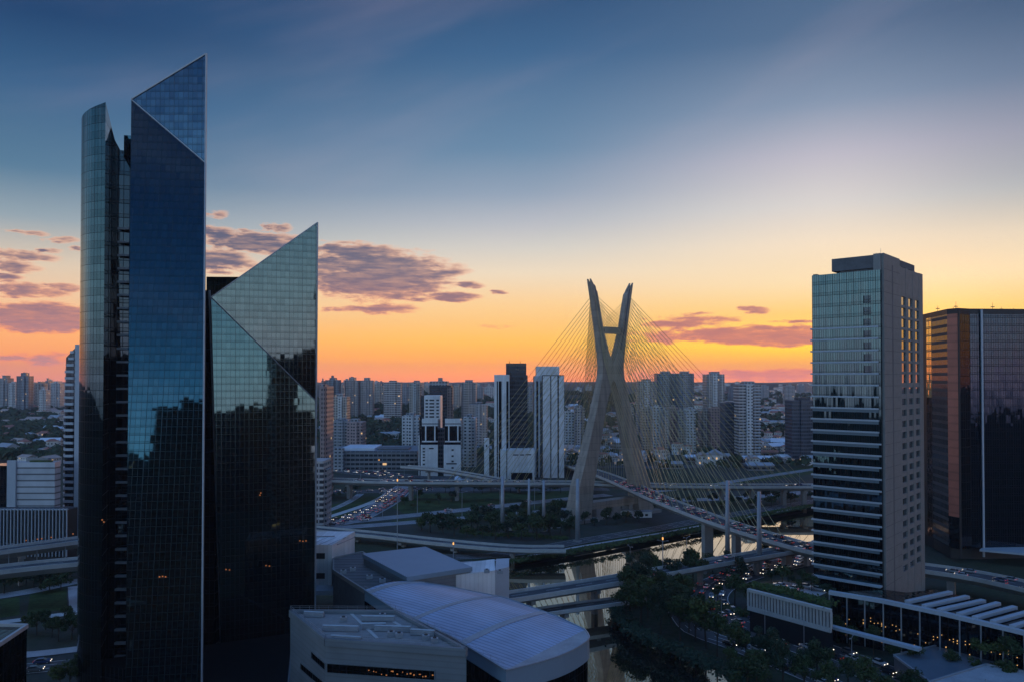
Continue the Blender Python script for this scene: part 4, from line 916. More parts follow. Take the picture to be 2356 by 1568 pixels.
for s0, s1 in ((-14, -8), (-1, 5), (12, 15)): ubox(mb, s0, s1, -3.0, 3.0, -1, 6.4)
build_each(mb, 'crossbeam_wall', M['conc'], BR, PO)
PA = [G(2420, 1362, 8), G(2250, 1325, 8), G(2130, 1307, 8.5), G(2000, 1288, 9.2), G(1872, 1264, 10), G(1725, 1222, 12), G(1645, 1196, 13.6), G(1578, 1171, 15), G(1512, 1145, 16), G(1445, 1115, 16.6), Vector((62, 520, 16.5)), Vector((56, 575, 14)), Vector((52, 640, 9)), Vector((50, 720, 2))]
PB = [G(x, y, 12) for x, y in [(690, 1101), (860, 1106), (1010, 1108), (1180, 1109), (1330, 1110), (1480, 1115), (1640, 1117), (1870, 1117), (2050, 1116)]]
spA = deck(BR, PO, PA, 12.5, 2.6, [M['conc'], M['asph'], M['parap']]); spB = deck(BR, PO, PB, 12.5, 2.4, [M['conc'], M['asph'], M['parap']])
for px, w_ in ((1625, 5.0), (1688, 3.4), (1820, 4.0), (2200, 4)):
    q = min(spA, key=lambda p: abs(p.x / p.y * F + CX - px)); i = spA.index(q); n, d = side(spA, i); pier(BR, PO, q, w_, 2.6, q.z - 2.4, math.atan2(n.y, n.x))
for px in (800, 940, 1045, 1650, 1730, 1790, 1850):
    q = min(spB, key=lambda p: abs(p.x / p.y * F + CX - px)); i = spB.index(q); n, d = side(spB, i); pier(BR, PO, q, 4.5, 2.2, q.z - 2.3, math.atan2(n.y, n.x), 8)
# stays: from each arm to both edges of each deck, fore and aft
def along(sp, start, sgn):
    i0 = min(range(len(sp)), key=lambda i: (sp[i] - start).length); out = [0.0]; idx = [i0]; i = i0
    while 0 <= i + sgn < len(sp): out.append(out[-1] + (sp[i + sgn] - sp[i]).length); i += sgn; idx.append(i)
    return idx, out
def at(sp, start, sgn, dist):
    idx, L = along(sp, start, sgn)
    for k in range(1, len(L)):
        if L[k] >= dist:
            f = (dist - L[k - 1]) / (L[k] - L[k - 1]); p = sp[idx[k - 1]].lerp(sp[idx[k]], f); return p, side(sp, idx[k])[0]
    return sp[idx[-1]], side(sp, idx[-1])[0]
CA = min(spA, key=lambda p: (p.xy - PO.xy).length); CB_ = min(spB, key=lambda p: (p.xy - PO.xy).length)
stays = []
for sp, st0, sgn, L0, L1 in ((spA, CA, -1, 24, 128), (spA, CA, 1, 26, 120), (spB, CB_, -1, 22, 118), (spB, CB_, 1, 24, 116)):
    for arm in (-1, 1):
        for k in range(18):
            f = k / 17; za = 97 + 33 * f; sa = 8.9 + (za - 94) * 0.183; sa -= 1.2
            p0 = pw(arm * sa, rnd.uniform(-.2, .2) + (1.6 if sgn * (1 if sp is spA else 0) > 0 else -1.2), za)
            q, n = at(sp, st0, sgn, L0 + (L1 - L0) * f)
            e1_, e2_ = q + n * 5.9, q - n * 5.9
            # an arm takes the edge on its own side
            q = max((e1_, e2_), key=lambda e: arm * (e - PO).dot(PU) if sp is spA else arm * (-(e - PO).dot(PV)))
            stays.append((p0, q + Vector((0, 0, .4)), sp is spA and sgn < 0))
stays.sort(key=lambda s: (s[0] + s[1]).y)
rest = MB()
for i, (p, q, _) in enumerate(stays):
    if i < 100:
        mb = MB(); mb.tube(p, q, 0.125, 0.125, 5, cap=False); mb.build('stay_cable', M['cable'], BR, PO)
    else: rest.tube(p, q, 0.13, 0.13, 5, cap=False)
ro = rest.build('stay_cable', M['cable'], BR, PO); ro['kind'] = 'stuff'
# lamp columns along the decks are separate things
def lamp_proto(h, arm=1.8):
    root = empty('street_lamp', (0, 0, 0)); mb = MB(); mb.tube((0, 0, 0), (0, 0, h), 0.13, 0.08, 6); mb.build('pole', M['steel'], root)
    mb = MB(); mb.tube((0, 0, h), (arm, 0, h + .4), 0.07, 0.05, 5); mb.tube((0, 0, h), (-arm, 0, h + .4), 0.07, 0.05, 5); build_each(mb, 'lamp_arm', M['steel'], root)
    for s_ in (-1, 1):
        mb = MB(); mb.box((s_ * (arm + .3), 0), (.9, .35), h + .32, h + .5); mb.build('lamp_head', M['steel'], root)
    return root
# ---------------------------------------------------------------- cars
PAINT = {'white': (0.62, 0.62, 0.62), 'silver': (0.36, 0.37, 0.38), 'grey': (0.13, 0.135, 0.14), 'black': (0.014, 0.014, 0.016), 'red': (0.30, 0.02, 0.018), 'blue': (0.03, 0.06, 0.16)}
PM = {}
for k, c in PAINT.items():
    m, t, p = mat(k + '_car_paint'); p.inputs['Base Color'].default_value = c4(c); p.inputs['Roughness'].default_value = 0.28; p.inputs['Coat Weight'].default_value = 0.6; p.inputs['Metallic'].default_value = 0.25; PM[k] = m
def car_geo():
    body, cab, wh, hd, tl = MB(), MB(), [], MB(), MB()
    prof = [(-2.15, .35), (-2.2, .75), (-2.1, .95), (-1.3, 1.0), (0.9, .98), (1.95, .86), (2.2, .68), (2.15, .32)]
    for s_ in (-1, 1):
        f = [(x, s_ * (.86 if z < .5 or z > .9 else .9), z) for x, z in prof]; body.face(f if s_ > 0 else f[::-1])
    for i in range(len(prof)):
        j = (i + 1) % len(prof); w = lambda z: (.86 if z < .5 or z > .9 else .9); (x0, z0), (x1, z1) = prof[i], prof[j]
        body.face([(x0, -w(z0), z0), (x0, w(z0), z0), (x1, w(z1), z1), (x1, -w(z1), z1)])
    lo = [(-1.85, .8), (-1.85, -.8), (1.05, -.8), (1.05, .8)]; hi = [(-1.25, .62), (-1.25, -.62), (.25, -.62), (.25, .62)]
    for i in range(4):
        j = (i + 1) % 4; cab.face([(*lo[i], .98), (*lo[j], .98), (*hi[j], 1.44), (*hi[i], 1.44)])
    rf = MB(); rf.face([(*q, 1.45) for q in hi[::-1]]); body.face([(*q, 1.455) for q in hi[::-1]])
    body.face([(x, y, 1.40) for x, y in hi])
    for x in (-1.35, 1.35):
        for y in (-.82, .82):
            w_ = MB(); w_.tube((x, y - .1, .32), (x, y + .1, .32), .32, .32, 10); wh.append(w_)
    for y in (-.62, .62): hd.box((2.17, y), (.08, .36), .58, .76); tl.box((-2.19, y), (.08, .36), .68, .86)
    return body, cab, wh, hd, tl
def car_full(c):
    r = empty('car', (0, 0, -500)); b, cb, wh, hd, tl = car_geo()
    b.build('body', PM[c], r); cb.build('window_glass', M['cglass'], r)
    for w, (wx, wy) in zip(wh, ((-1.35, -.82), (-1.35, .82), (1.35, -.82), (1.35, .82))):
        wo = w.build('wheel', M['tyre'], r); rm = MB(); rm.tube((wx, wy + .1 * (1 if wy > 0 else -1), .32), (wx, wy + .13 * (1 if wy > 0 else -1), .32), .2, .17, 8); rm.build('rim', M['steel'], wo)
    build_each(hd, 'headlight', M['head'], r); build_each(tl, 'tail_light', M['tail'], r); return r
def car_one(c):
    b, cb, wh, hd, tl = car_geo(); mb = MB()
    for k, part in enumerate([b, cb] + [None] + [hd, tl]):
        for q in (wh if k == 2 else [part]):
            o_ = len(mb.v); mb.v += q.v; mb.f += [[i + o_ for i in f] for f in q.f]; mb.mi += [k] * len(q.f); mb.uv += q.uv
    o_ = mb.build('car', [PM[c], M['cglass'], M['tyre'], M['head'], M['tail']]); return o_
PF, P1_ = {c: car_full(c) for c in PAINT}, {c: car_one(c) for c in PAINT}
USEDP = set(); NCAR = [0]
def put_car(c, pos, ang, full, label, group):
    src = (PF if full else P1_)[c]; k = (c, full)
    o_ = src if k not in USEDP else (copy_tree(src) if full else src.copy())
    if k in USEDP and not full: COL.objects.link(o_)
    USEDP.add(k); o_.location = pos; o_.rotation_euler = (0, 0, ang); tag(o_, label, 'car', group); NCAR[0] += 1; return o_
CW = ['white'] * 5 + ['silver'] * 5 + ['grey'] * 4 + ['black'] * 4 + ['red'] * 1 + ['blue']
def lane_cars(sp, lanes, i0, i1, gap, flip, full_d, road, far, group, dz=0.02, skip=0.12, flip_lane=None, rev=False):
    for ln, (o_, lname) in enumerate(lanes):
        pts = off(sp, o_)[i0:i1]
        if rev: pts = pts[::-1]
        acc, nxt, cnt = 0, rnd.uniform(0, gap[0]), 0; seq = []
        for i in range(len(pts) - 1):
            L = (pts[i + 1] - pts[i]).length
            while nxt < acc + L:
                if rnd.random() > skip:
                    p = pts[i].lerp(pts[i + 1], (nxt - acc) / L); d = pts[i + 1] - pts[i]; seq.append((p, math.atan2(d.y, d.x), math.atan2(d.z, d.xy.length)))
                nxt += rnd.uniform(*gap)
            acc += L
        fl = flip if flip_lane is None else flip_lane[ln]
        for n_, (p, a_, sl) in enumerate(seq):
            c = rnd.choice(CW); a_ += math.pi if fl != rev else 0
            o_ = put_car(c, p + Vector((0, 0, dz)), a_ + rnd.uniform(-.03, .03), p.y < full_d, f'{c} car in the {lname} of {road}, {nth(n_ + 1)} from {far}', group)
            o_.rotation_euler[1] = -sl if not (fl != rev) else sl
def irange(sp, pa, pb):
    q = [i for i, p in enumerate(sp) if pa <= p.x / p.y * F + CX <= pb]; return min(q), max(q) + 1
a0, a1 = irange(spA[:spA.index(CA) + 6], 1395, 1878)
lane_cars(spA, [(-4.1, 'near lane'), (0, 'middle lane'), (4.1, 'far lane')], a0, a1, (8, 15), False, 420, 'the stayed deck', 'the hotel', 'cars on the stayed deck', skip=.08)
a2, a3 = irange([p for p in spA if p.y < 330], 2128, 2420)
lane_cars(spA, [(-4.1, 'near lane'), (0, 'middle lane'), (4.1, 'far lane')], a2, a3, (9, 18), False, 420, 'the right flyover', 'the right edge', 'cars on the right flyover')
b0, b1 = irange(spB, 790, 1300); b2, b3 = irange(spB, 1500, 1868)
lane_cars(spB, [(-3.6, 'near lane'), (0, 'middle lane'), (3.6, 'far lane')], b0, b1, (11, 26), True, 100, 'the left flyover', 'the glass tower', 'cars on the left flyover', flip_lane=[1, 0, 0])
lane_cars(spB, [(-3.6, 'near lane'), (2, 'far lane')], b2, b3, (18, 40), True, 100, 'the right flyover arm', 'the pylon', 'cars on the back flyover')
j0, j1 = irange(RJ, 745, 925)
lane_cars(RJ, [(-6, 'left lane'), (-2, 'second lane'), (2, 'third lane'), (6, 'right lane')], j0, min(j1, len(RJ) - 8), (6.2, 10), True, 100, 'the jammed ramp', 'the glass tower', 'cars on the jammed ramp', 0.5, skip=.18, flip_lane=[1, 1, 0, 0])
f0, f1 = irange(RF, 752, 960)
lane_cars(RF, [(-11, 'nearest lane'), (-5, 'second lane'), (1, 'third lane'), (6, 'fourth lane'), (11, 'farthest lane')], f0, f1, (8, 17), True, 100, 'the far avenue', 'the glass tower', 'cars on the far avenue', 0.6, skip=.25, flip_lane=[0, 0, 1, 0, 0])
e0_, e1_ = 0, len(RE) - 1
lane_cars(RE, [(-5.4, 'outer lane'), (-1.8, 'second lane'), (1.8, 'third lane'), (5.4, 'inner lane')], 4, e1_, (7.5, 14), False, 330, 'the hotel expressway', 'the bottom edge', 'cars on the expressway below the hotel', 0.35, skip=.12, flip_lane=[0, 0, 1, 1])
lane_cars(RE2, [(-2, 'kerb lane'), (2, 'wall lane')], 6, len(RE2) - 6, (12, 26), True, 330, 'the service road', 'the bottom edge', 'cars on the riverside service road', 0.35)
v0, v1 = irange(VA, 1420, 1868)
lane_cars(VA, [(-2.6, 'near lane'), (2.6, 'far lane')], v0, v1, (22, 50), False, 420, 'the riverside viaduct', 'the white wing', 'cars on the riverside viaduct')
lane_cars(RL, [(-3, 'near row'), (3, 'far row')], 2, len(RL) - 3, (4, 9), False, 420, 'the car park', 'the left edge', 'cars in the lower left car park', 0.35)
YARD = [G(x, y, 0) for x, y in [(1190, 1213), (1240, 1206), (1300, 1199)]]
lane_cars(spline(YARD, 3), [(-5, 'near row'), (0, 'middle row'), (5, 'far row')], 0, 40, (2.8, 5), True, 100, 'the yard by the masts', 'the left', 'cars parked in the yard by the masts', 0.1, flip_lane=[0, 1, 0])
TER = [G(x, y, 13.2) for x, y in [(1800, 1343), (1850, 1353), (1900, 1364)]]
lane_cars(spline(TER, 3), [(-1, 'near row'), (4, 'far row')], 0, 20, (4, 7), True, 330, 'the roof terrace', 'the left', 'cars on the roof terrace behind the slotted wall', 0.1, flip_lane=[0, 1])
c_, d_ = irange(R2, 780, 1300); lane_cars(R2, [(-2, 'near lane'), (2.5, 'far lane')], c_, d_, (28, 60), False, 100, 'the grey expressway', 'the glass tower', 'cars on the grey expressway', 0.3)
g0, g1 = irange(RF2, 765, 1000)
lane_cars(RF2, [(-5, 'near lane'), (0, 'middle lane'), (5, 'far lane')], g0, g1, (8, 15), True, 100, 'the shaded avenue', 'the glass tower', 'cars on the avenue under the flyover', 0.3, skip=.2, flip_lane=[1, 0, 1])
print('cars', NCAR[0])
for k, src in list(PF.items()) + [(k, s) for k, s in P1_.items()]:
    if 'label' not in src:
        for ch in list(src.children): bpy.data.objects.remove(ch)
        bpy.data.objects.remove(src)
# ---------------------------------------------------------------- trees
def crown_mesh(mb, c, rx, rz, nl, nf, size, rs, mi=0):
    lobes = []
    for i in range(nl):
        a = rs.uniform(0, 6.283); e = rs.uniform(-.35, 1); q = rs.uniform(.3, .85)
        lobes.append((c + Vector((math.cos(a) * rx * q * math.cos(e * .9), math.sin(a) * rx * q * math.cos(e * .9), rz * .75 * e)), rs.uniform(.28, .5) * rx))
    for k in range(nf):
        lc, lr = rs.choice(lobes); d = Vector((rs.gauss(0, 1), rs.gauss(0, 1), rs.gauss(0, .8))).normalized(); p = lc + d * lr * (rs.random() ** .4)
        s_ = size * rs.uniform(.5, 1.35); n_ = (d + Vector((rs.gauss(0, .6), rs.gauss(0, .6), rs.gauss(.3, .6)))).normalized(); a = n_.orthogonal().normalized(); b = n_.cross(a)
        w = rs.uniform(0, 3.14); a, b = a * math.cos(w) + b * math.sin(w), b * math.cos(w) - a * math.sin(w)
        mb.face([p - a * s_, p - b * s_ * .6 + n_ * s_ * .2, p + a * s_ * .9, p + b * s_ * .65], mi, [(0, 0), (1, 0), (1, 1), (0, 1)])
    return lobes
def tree_proto(name, h, r, seed, nf, size, leaf, kind='round'):
    rs = random.Random(seed); root = empty(name, (0, 0, -500)); tb, cb = MB(), MB()
    top = h * .55 if kind != 'palm' else h; bend = Vector((rs.uniform(-.5, .5), rs.uniform(-.5, .5), 0))
    P = [Vector((0, 0, -.4)), Vector((0, 0, h * .22)) + bend * .4, Vector((0, 0, top)) + bend]
    tb.tube(P[0], P[1], r * .075, r * .055, 7); tb.tube(P[1], P[2], r * .055, r * .03, 7)
    if kind == 'palm':
        for k in range(26):
            a = k * 2.4; e = rs.uniform(-.5, .8); prev = P[2]
            for sgm in range(5):
                f = (sgm + 1) / 5; nx = P[2] + Vector((math.cos(a) * r * f, math.sin(a) * r * f, r * (e * f - 1.0 * f * f * .8 + .2 * f))); s_ = Vector((-math.sin(a), math.cos(a), 0)) * (.32 * (1.15 - f))
                cb.face([prev - s_, nx - s_ * .8, nx + s_ * .8, prev + s_]); prev = nx
    else:
        c = Vector((bend.x, bend.y, h * .62)); lb_ = crown_mesh(cb, c, r, h * .36, 11, nf, size, rs)
        for lc, lr in lb_[:6]: tb.tube(P[1].lerp(P[2], rs.uniform(.3, 1)), lc, r * .026, r * .008, 5)
    tb.build('trunk', M['trunk'], root); cb.build('crown', M[leaf], root); return root
NEAR = [tree_proto('tree', 13, 5.4, 1, 2600, .42, 'leaf0'), tree_proto('tree', 15, 5.8, 2, 2800, .44, 'leaf2'), tree_proto('tree', 11, 4.8, 3, 2200, .40, 'leaf1'), tree_proto('tree', 12, 4.2, 4, 1500, .38, 'leaf3'), tree_proto('tree', 14, 4.6, 6, 1500, .4, 'leaf1')]
PALM = tree_proto('palm_tree', 9, 3.0, 5, 0, 0, 'leaf3', 'palm')
MID = [tree_proto('tree', 8, 3.6, 11, 700, .5, 'leaf1'), tree_proto('tree', 9, 3.9, 12, 700, .5, 'leaf0'), tree_proto('tree', 7, 3.4, 13, 600, .5, 'leaf2'), tree_proto('tree', 5, 3.6, 14, 600, .42, 'leaf3')]
UT = set()
def put_tree(proto, pos, rz, sc, label, cat, group):
    o_ = proto if proto.name not in UT else copy_tree(proto); UT.add(proto.name)
    o_.location = pos; o_.rotation_euler = (0, 0, rz); o_.scale = (sc * rnd.uniform(.9, 1.1), sc * rnd.uniform(.9, 1.1), sc * rnd.uniform(.85, 1.15)); tag(o_, label, cat, group)
def grove(pts, protos, place, group, sc=(.8, 1.15), kind='tree', z=None):
    pts = sorted(pts)
    for i, (px, py) in enumerate(pts):
        p = G(px, py, z or 0); pr = protos[rnd.randrange(len(protos))]; pal = kind.startswith('palm')
        put_tree(pr, p, rnd.uniform(0, 6.28), rnd.uniform(*sc), f'{nth(i + 1)} {kind} from the left {place}', 'palm' if pal else 'tree', group)
grove([(1440, 1425), (1444, 1392), (1470, 1372), (1500, 1350), (1475, 1436), (1490, 1420), (1525, 1395), (1520, 1456), (1545, 1440), (1560, 1420), (1575, 1385), (1565, 1470), (1585, 1455), (1605, 1435), (1625, 1490), (1600, 1474), (1450, 1415), (1550, 1355), (1595, 1345), (1475, 1395)], NEAR, 'in the dark riverside grove', 'trees in the riverside grove', (.8, 1.2), 'broad dark tree')
grove([(1650, 1385), (1690, 1392), (1720, 1408), (1750, 1418), (1785, 1432), (1830, 1446), (1870, 1455), (1640, 1320), (1675, 1312), (1715, 1305), (1755, 1296), (1700, 1345), (1735, 1398), (1765, 1412), (1800, 1424), (1845, 1436), (1885, 1448), (1815, 1436)], NEAR + MID[:2], 'along the slotted wall', 'trees along the slotted wall', (.55, .85), 'leafy green tree')
grove([(1650, 1506), (1690, 1528), (1715, 1515), (1745, 1560), (1800, 1585), (1850, 1590), (1905, 1610), (1950, 1590), (1990, 1620), (1880, 1560), (1765, 1532), (1740, 1584), (2040, 1630), (2100, 1610), (1680, 1556), (1720, 1600)], NEAR, 'between the two lower roads', 'trees between the lower roads', (.6, .95), 'street tree')
grove([(1955, 1490), (2010, 1505), (2060, 1530), (2190, 1560), (1925, 1478), (2110, 1548), (2240, 1570), (2310, 1590)], NEAR[2:], 'below the glass gallery', 'trees below the glass gallery', (.5, .75), 'small street tree')
grove([(2290, 1515), (2250, 1500), (2330, 1525)], MID, 'in front of the gallery glass', 'trees before the gallery glass', (.7, 1), 'slim tree', 7)
grove([(1800, 1340), (1822, 1344), (1850, 1350), (1868, 1358), (1775, 1338), (1900, 1372), (1840, 1366)], MID, 'in the roof garden behind the wall', 'trees in the roof garden', (.45, .8), 'garden tree', 13.2)
grove([(75, 1352), (95, 1357), (115, 1360), (140, 1356), (60, 1345), (105, 1340), (128, 1345), (30, 1352), (10, 1365), (150, 1338)], MID, 'under the lower left viaduct', 'trees under the left viaduct', (.7, 1.1), 'dark tree')
grove([(160, 1580), (182, 1572), (140, 1590), (120, 1465), (150, 1450), (85, 1460), (180, 1455), (105, 1448), (62, 1455), (135, 1475), (165, 1470)], NEAR[2:], 'near the lower left road', 'trees near the lower left road', (.45, .7), 'round tree')
grove([(1130, 1222), (1145, 1214), (1165, 1222), (1180, 1205), (1195, 1226), (1210, 1212), (1228, 1226), (1240, 1208), (1262, 1224), (1275, 1214), (1290, 1228), (1172, 1196), (1205, 1192), (1250, 1190), (1060, 1216), (1085, 1218), (1100, 1214), (1035, 1214), (1010, 1214), (1155, 1190), (1185, 1186), (990, 1224), (1020, 1228), (1045, 1232), (1075, 1234), (1110, 1236), (1140, 1240), (1095, 1202), (1120, 1198), (1145, 1200), (1222, 1200), (1266, 1196), (1285, 1192), (1300, 1205), (970, 1218), (1310, 1232), (1170, 1236), (1200, 1240), (1235, 1240), (1265, 1236)], MID, 'on the verge left of the pylon foot', 'trees left of the pylon foot', (.8, 1.5), 'bushy tree')
grove([(1345, 1205), (1368, 1208), (1395, 1206), (1420, 1205), (1440, 1200), (1470, 1200), (1500, 1176), (1530, 1170), (1560, 1164), (1590, 1158), (1320, 1216), (1305, 1222)], MID, 'around the pylon foot', 'trees around the pylon foot', (.6, 1.1), 'dark bushy tree')
grove([(1700, 1160), (1720, 1152), (1740, 1158), (1762, 1150), (1785, 1152), (1805, 1146), (1828, 1150), (1850, 1142), (1866, 1148), (1680, 1165), (1660, 1168), (1640, 1158), (1730, 1168), (1775, 1164), (1820, 1160)], MID, 'beyond the river right of the pylon', 'trees beyond the river at right', (.7, 1.15), 'shadowy tree')
grove([(1090, 1132), (1110, 1134), (1130, 1131), (1150, 1133), (1175, 1132), (1195, 1134), (1220, 1132), (1245, 1133), (1265, 1131), (1060, 1132), (1290, 1133), (1025, 1132)], MID, 'below the long left flyover', 'trees below the left flyover', (.8, 1.3), 'shaded tree')
grove([(930, 1160), (950, 1170), (965, 1150), (985, 1163), (1010, 1158), (1040, 1152), (745, 1155), (765, 1148), (780, 1140), (742, 1138), (800, 1142), (815, 1132), (830, 1128)], MID, 'on the bank beside the glass tower', 'trees on the grass bank', (.5, .9), 'young tree')
grove([(1180, 1210), (1192, 1216), (1215, 1206), (1232, 1214)], [PALM], 'on the verge left of the pylon', 'palms left of the pylon', (.8, 1.1), 'palm tree')
for pr in NEAR + MID + [PALM]:
    if 'label' not in pr:
        for ch in list(pr.children): bpy.data.objects.remove(ch)
        bpy.data.objects.remove(pr)
# hedge and undergrowth
def under(name, lab, pts, n, h, m, z=0):
    q = Pz(pts, z); rs = random.Random(len(pts) * n); mb = MB()
    for k in range(n):
        i = rs.randrange(len(q) - 1); p = q[i].lerp(q[i + 1], rs.random()) + Vector((rs.gauss(0, 1.6), rs.gauss(0, 1.6), 0)); p.z = z
        for _ in range(7):
            c = p + Vector((rs.gauss(0, .5), rs.gauss(0, .5), rs.uniform(.1, h))); a = Vector((rs.gauss(0, 1), rs.gauss(0, 1), rs.gauss(0, .6))).normalized() * rs.uniform(.25, .6); b = a.orthogonal().normalized() * rs.uniform(.2, .5)
            mb.face([c - a, c - b, c + a, c + b], 0, [(0, 0), (1, 0), (1, 1), (0, 1)])
    o_ = mb.build(name, m); tag(o_, lab, 'shrubs', kind='stuff')
under('undergrowth', 'dark undergrowth along the near river bank', [(1420, 1390), (1426, 1424), (1472, 1466), (1542, 1496), (1670, 1548), (1740, 1590)], 900, 2.2, M['leaf2'])
under('undergrowth', 'low green shrubs below the palms', [(1080, 1226), (1150, 1231), (1215, 1232), (1300, 1240)], 350, 1.2, M['bush'])
under('undergrowth', 'reeds and scrub on the far river bank', [(1180, 1292), (1340, 1266), (1500, 1239), (1611, 1217), (1700, 1192), (1872, 1163)], 900, 1.3, M['leaf3'])
under('undergrowth', 'planting on top of the slotted wall', [(1730, 1346), (1800, 1360), (1905, 1390)], 260, 1.1, M['bush'], 13.2)
under('undergrowth', 'shrubs between expressway and slotted wall', [(1650, 1400), (1720, 1415), (1800, 1440), (1900, 1475)], 420, 1.6, M['leaf1'])
# ---------------------------------------------------------------- masts and lamps
def mast(px, pt, pb, w, label):
    p = G(px, pb, 0); ht = A(px, pt, p.y).z; r = w * p.y / F / 2; root = thing('steel_mast', label, 'mast', p, 'tall grey masts around the river')
    mb = MB(); mb.tube(p + Vector((0, 0, -.5)), (p.x, p.y, ht), r, r * .62, 12); mb.build('shaft', M['steel'], root, p, True)
    mb = MB(); mb.tube((p.x, p.y, 0), (p.x, p.y, .5), r * 1.7, r * 1.7, 12); mb.build('base', M['conc'], root, p)
    mb = MB()
    for k in range(3): mb.tube((p.x, p.y, ht - 1.2 - k * 2.6), (p.x + (1.5 if k % 2 else -1.5), p.y + .3, ht - 1.0 - k * 2.6), .12, .07, 5)
    build_each(mb, 'crossarm', M['steel'], root, p)
for a_ in [(1156, 1094, 1227, 11, 'thick grey mast leftmost of three left of the pylon'), (1217, 1100, 1222, 8, 'slimmer grey mast in the middle of three left of the pylon'), (1251, 1104, 1221, 9, 'slim grey mast nearest the pylon of the three at left'), (1329, 1100, 1244, 12, 'tall grey mast in front of the left pylon leg'), (1674, 1104, 1302, 12, 'tall grey mast rising before the stayed deck'), (1747, 1130, 1318, 13, 'grey mast before the deck, next to the hotel tower')]: mast(*a_)
LP = lamp_proto(11); LP['category'] = 'lamp'; UL = [0]
def lamps(pts, z, place, group, sc=1.0):
    for i, (px, py) in enumerate(pts):
        o_ = LP if not UL[0] else copy_tree(LP); UL[0] = 1; o_.location = G(px, py, z); o_.scale = (sc,) * 3; o_.rotation_euler = (0, 0, rnd.uniform(0, 3)); tag(o_, f'{nth(i + 1)} grey street lamp from the left {place}', 'street lamp', group)
lamps([(880, 1190), (960, 1182), (1063, 1188), (1150, 1180), (1230, 1170)], 0, 'beside the grey expressway', 'lamps beside the grey expressway', 1.3)
lamps([(1450, 1318), (1525, 1303), (1580, 1294), (1705, 1272), (1790, 1258)], 8, 'on the riverside viaduct', 'lamps on the riverside viaduct', .9)
lamps([(760, 1105), (830, 1107), (930, 1108), (1075, 1109), (1230, 1110), (1560, 1117), (1700, 1117), (1840, 1117)], 12, 'on the long flyover', 'lamps on the long flyover', .8)
lamps([(1660, 1436), (1760, 1475), (1850, 1505), (1960, 1550)], 0, 'beside the expressway below the hotel', 'lamps below the hotel', .9)
lamps([(20, 1300), (85, 1293), (150, 1286)], 14.5, 'on the lower left viaduct', 'lamps on the left viaduct', .7)
def beacon(px, pt, pb, lab, z=0):
    p = G(px, pb, z); ht = A(px, pt, p.y).z; root = thing('lamp_post', lab, 'lamp post', p); mb = MB(); mb.tube(p, (p.x, p.y, ht), .22, .14, 6); mb.build('pole', M['steel'], root, p)
    mb = MB(); mb.tube((p.x, p.y, ht - 2.2), (p.x, p.y, ht - 1.2), .28, .28, 8); mb.build('lamp', emit('orange_beacon', (1, .45, .12), 1.6), root, p)
beacon(1043, 1240, 1300, 'slim post with an orange lamp behind the blue box roof'); beacon(1525, 1228, 1300, 'slim post with an orange lamp over the water', 5); beacon(914, 1095, 1262, 'thin tall mast left of the blue box roof'); beacon(2268, 1560, 1600, 'small lit post by the pale flat roof', 3); beacon(872, 1052, 1100, 'tall post with a lamp over the far avenue')
# ---------------------------------------------------------------- middle distance buildings
def obox(root, org, name, px0, px1, pt, d, depth, m, zb=None, pb=None, shift=0.0):
    x0, x1 = X(px0, d), X(px1, d); z1 = Z(pt, d); z0 = (Z(pb, d) if pb else h1((x0 + x1) / 2, d) - 2) if zb is None else zb
    mb = MB(); mb.prism([(x0, d), (x1, d), (x1 + shift, d + depth), (x0 + shift, d + depth)], z0, z1); return mb.build(name, m, root, org)
def org_at(px, d): x = X(px, d); return Vector((x, d, h1(x, d)))
# white pair behind the stays
d = 642; o_ = org_at(1155, d); B = thing('office_tower', 'white slab tower with dark vertical window strips, left of the pair behind the stays', 'office tower', o_)
obox(B, o_, 'white_slab', 1137, 1172, 861, d, 30, M['wblock'])
for a_, b_ in ((1143, 1145.5), (1147.5, 1154), (1165, 1170)): obox(B, o_, 'window_strip', a_, b_, 876, d - .15, .14, M['gdark'])
obox(B, o_, 'dark_block', 1172.3, 1214, 862, d + 4, 34, FAC['dark']); obox(B, o_, 'roof_block', 1164, 1211, 835, d + 8, 26, FAC['dark'], zb=Z(862, d) - .3)
for px in (1172, 1197): 
    mb = MB(); x = X(px, d + 12); mb.tube((x, d + 14, Z(836, d + 12)), (x, d + 14, Z(829, d + 12)), .3, .12, 5); build_each(mb, 'aerial', M['dark'], B, o_)
o_ = org_at(1262, d); B = thing('office_tower', 'white ribbed tower with three dark slots, right of the pair behind the stays', 'office tower', o_)
obox(B, o_, 'core', 1229, 1247, 864, d + 3, 30, M['wpanel']); obox(B, o_, 'roof_block', 1234, 1287, 842, d + 6, 22, M['wblock'], zb=Z(866, d)); obox(B, o_, 'body', 1247.2, 1298, 862, d + .8, 30, M['dark'])
for a_, b_ in ((1249, 1266), (1268.5, 1282.5), (1286, 1297.8)): obox(B, o_, 'white_rib', a_, b_, 864, d - 1, 1.7, M['wblock'])
for a_, b_ in ((1234, 1238), (1243, 1246)): obox(B, o_, 'window_strip', a_, b_, 876, d + 2.8, .15, M['gdark'])
d = 628; o_ = org_at(1198, d); B = thing('white_block', 'blank white block standing between the two white towers', 'building', o_)
obox(B, o_, 'wall', 1167, 1230, 1034, d, 22, M['wblock']); obox(B, o_, 'side_wing', 1151, 1165, 1034, d + 3, 14, M['wblock']); obox(B, o_, 'entrance', 1176, 1225, 1086, d - .2, .15, M['gdark'])
obox(B, o_, 'sign_band', 1180, 1193, 1044, d - .12, .1, M['dark'], pb=1046.5); obox(B, o_, 'sign_band', 1196, 1206, 1044, d - .12, .1, M['dark'], pb=1046.5); obox(B, o_, 'sign_band', 1209, 1222, 1043.5, d - .12, .1, M['dark'], pb=1046)
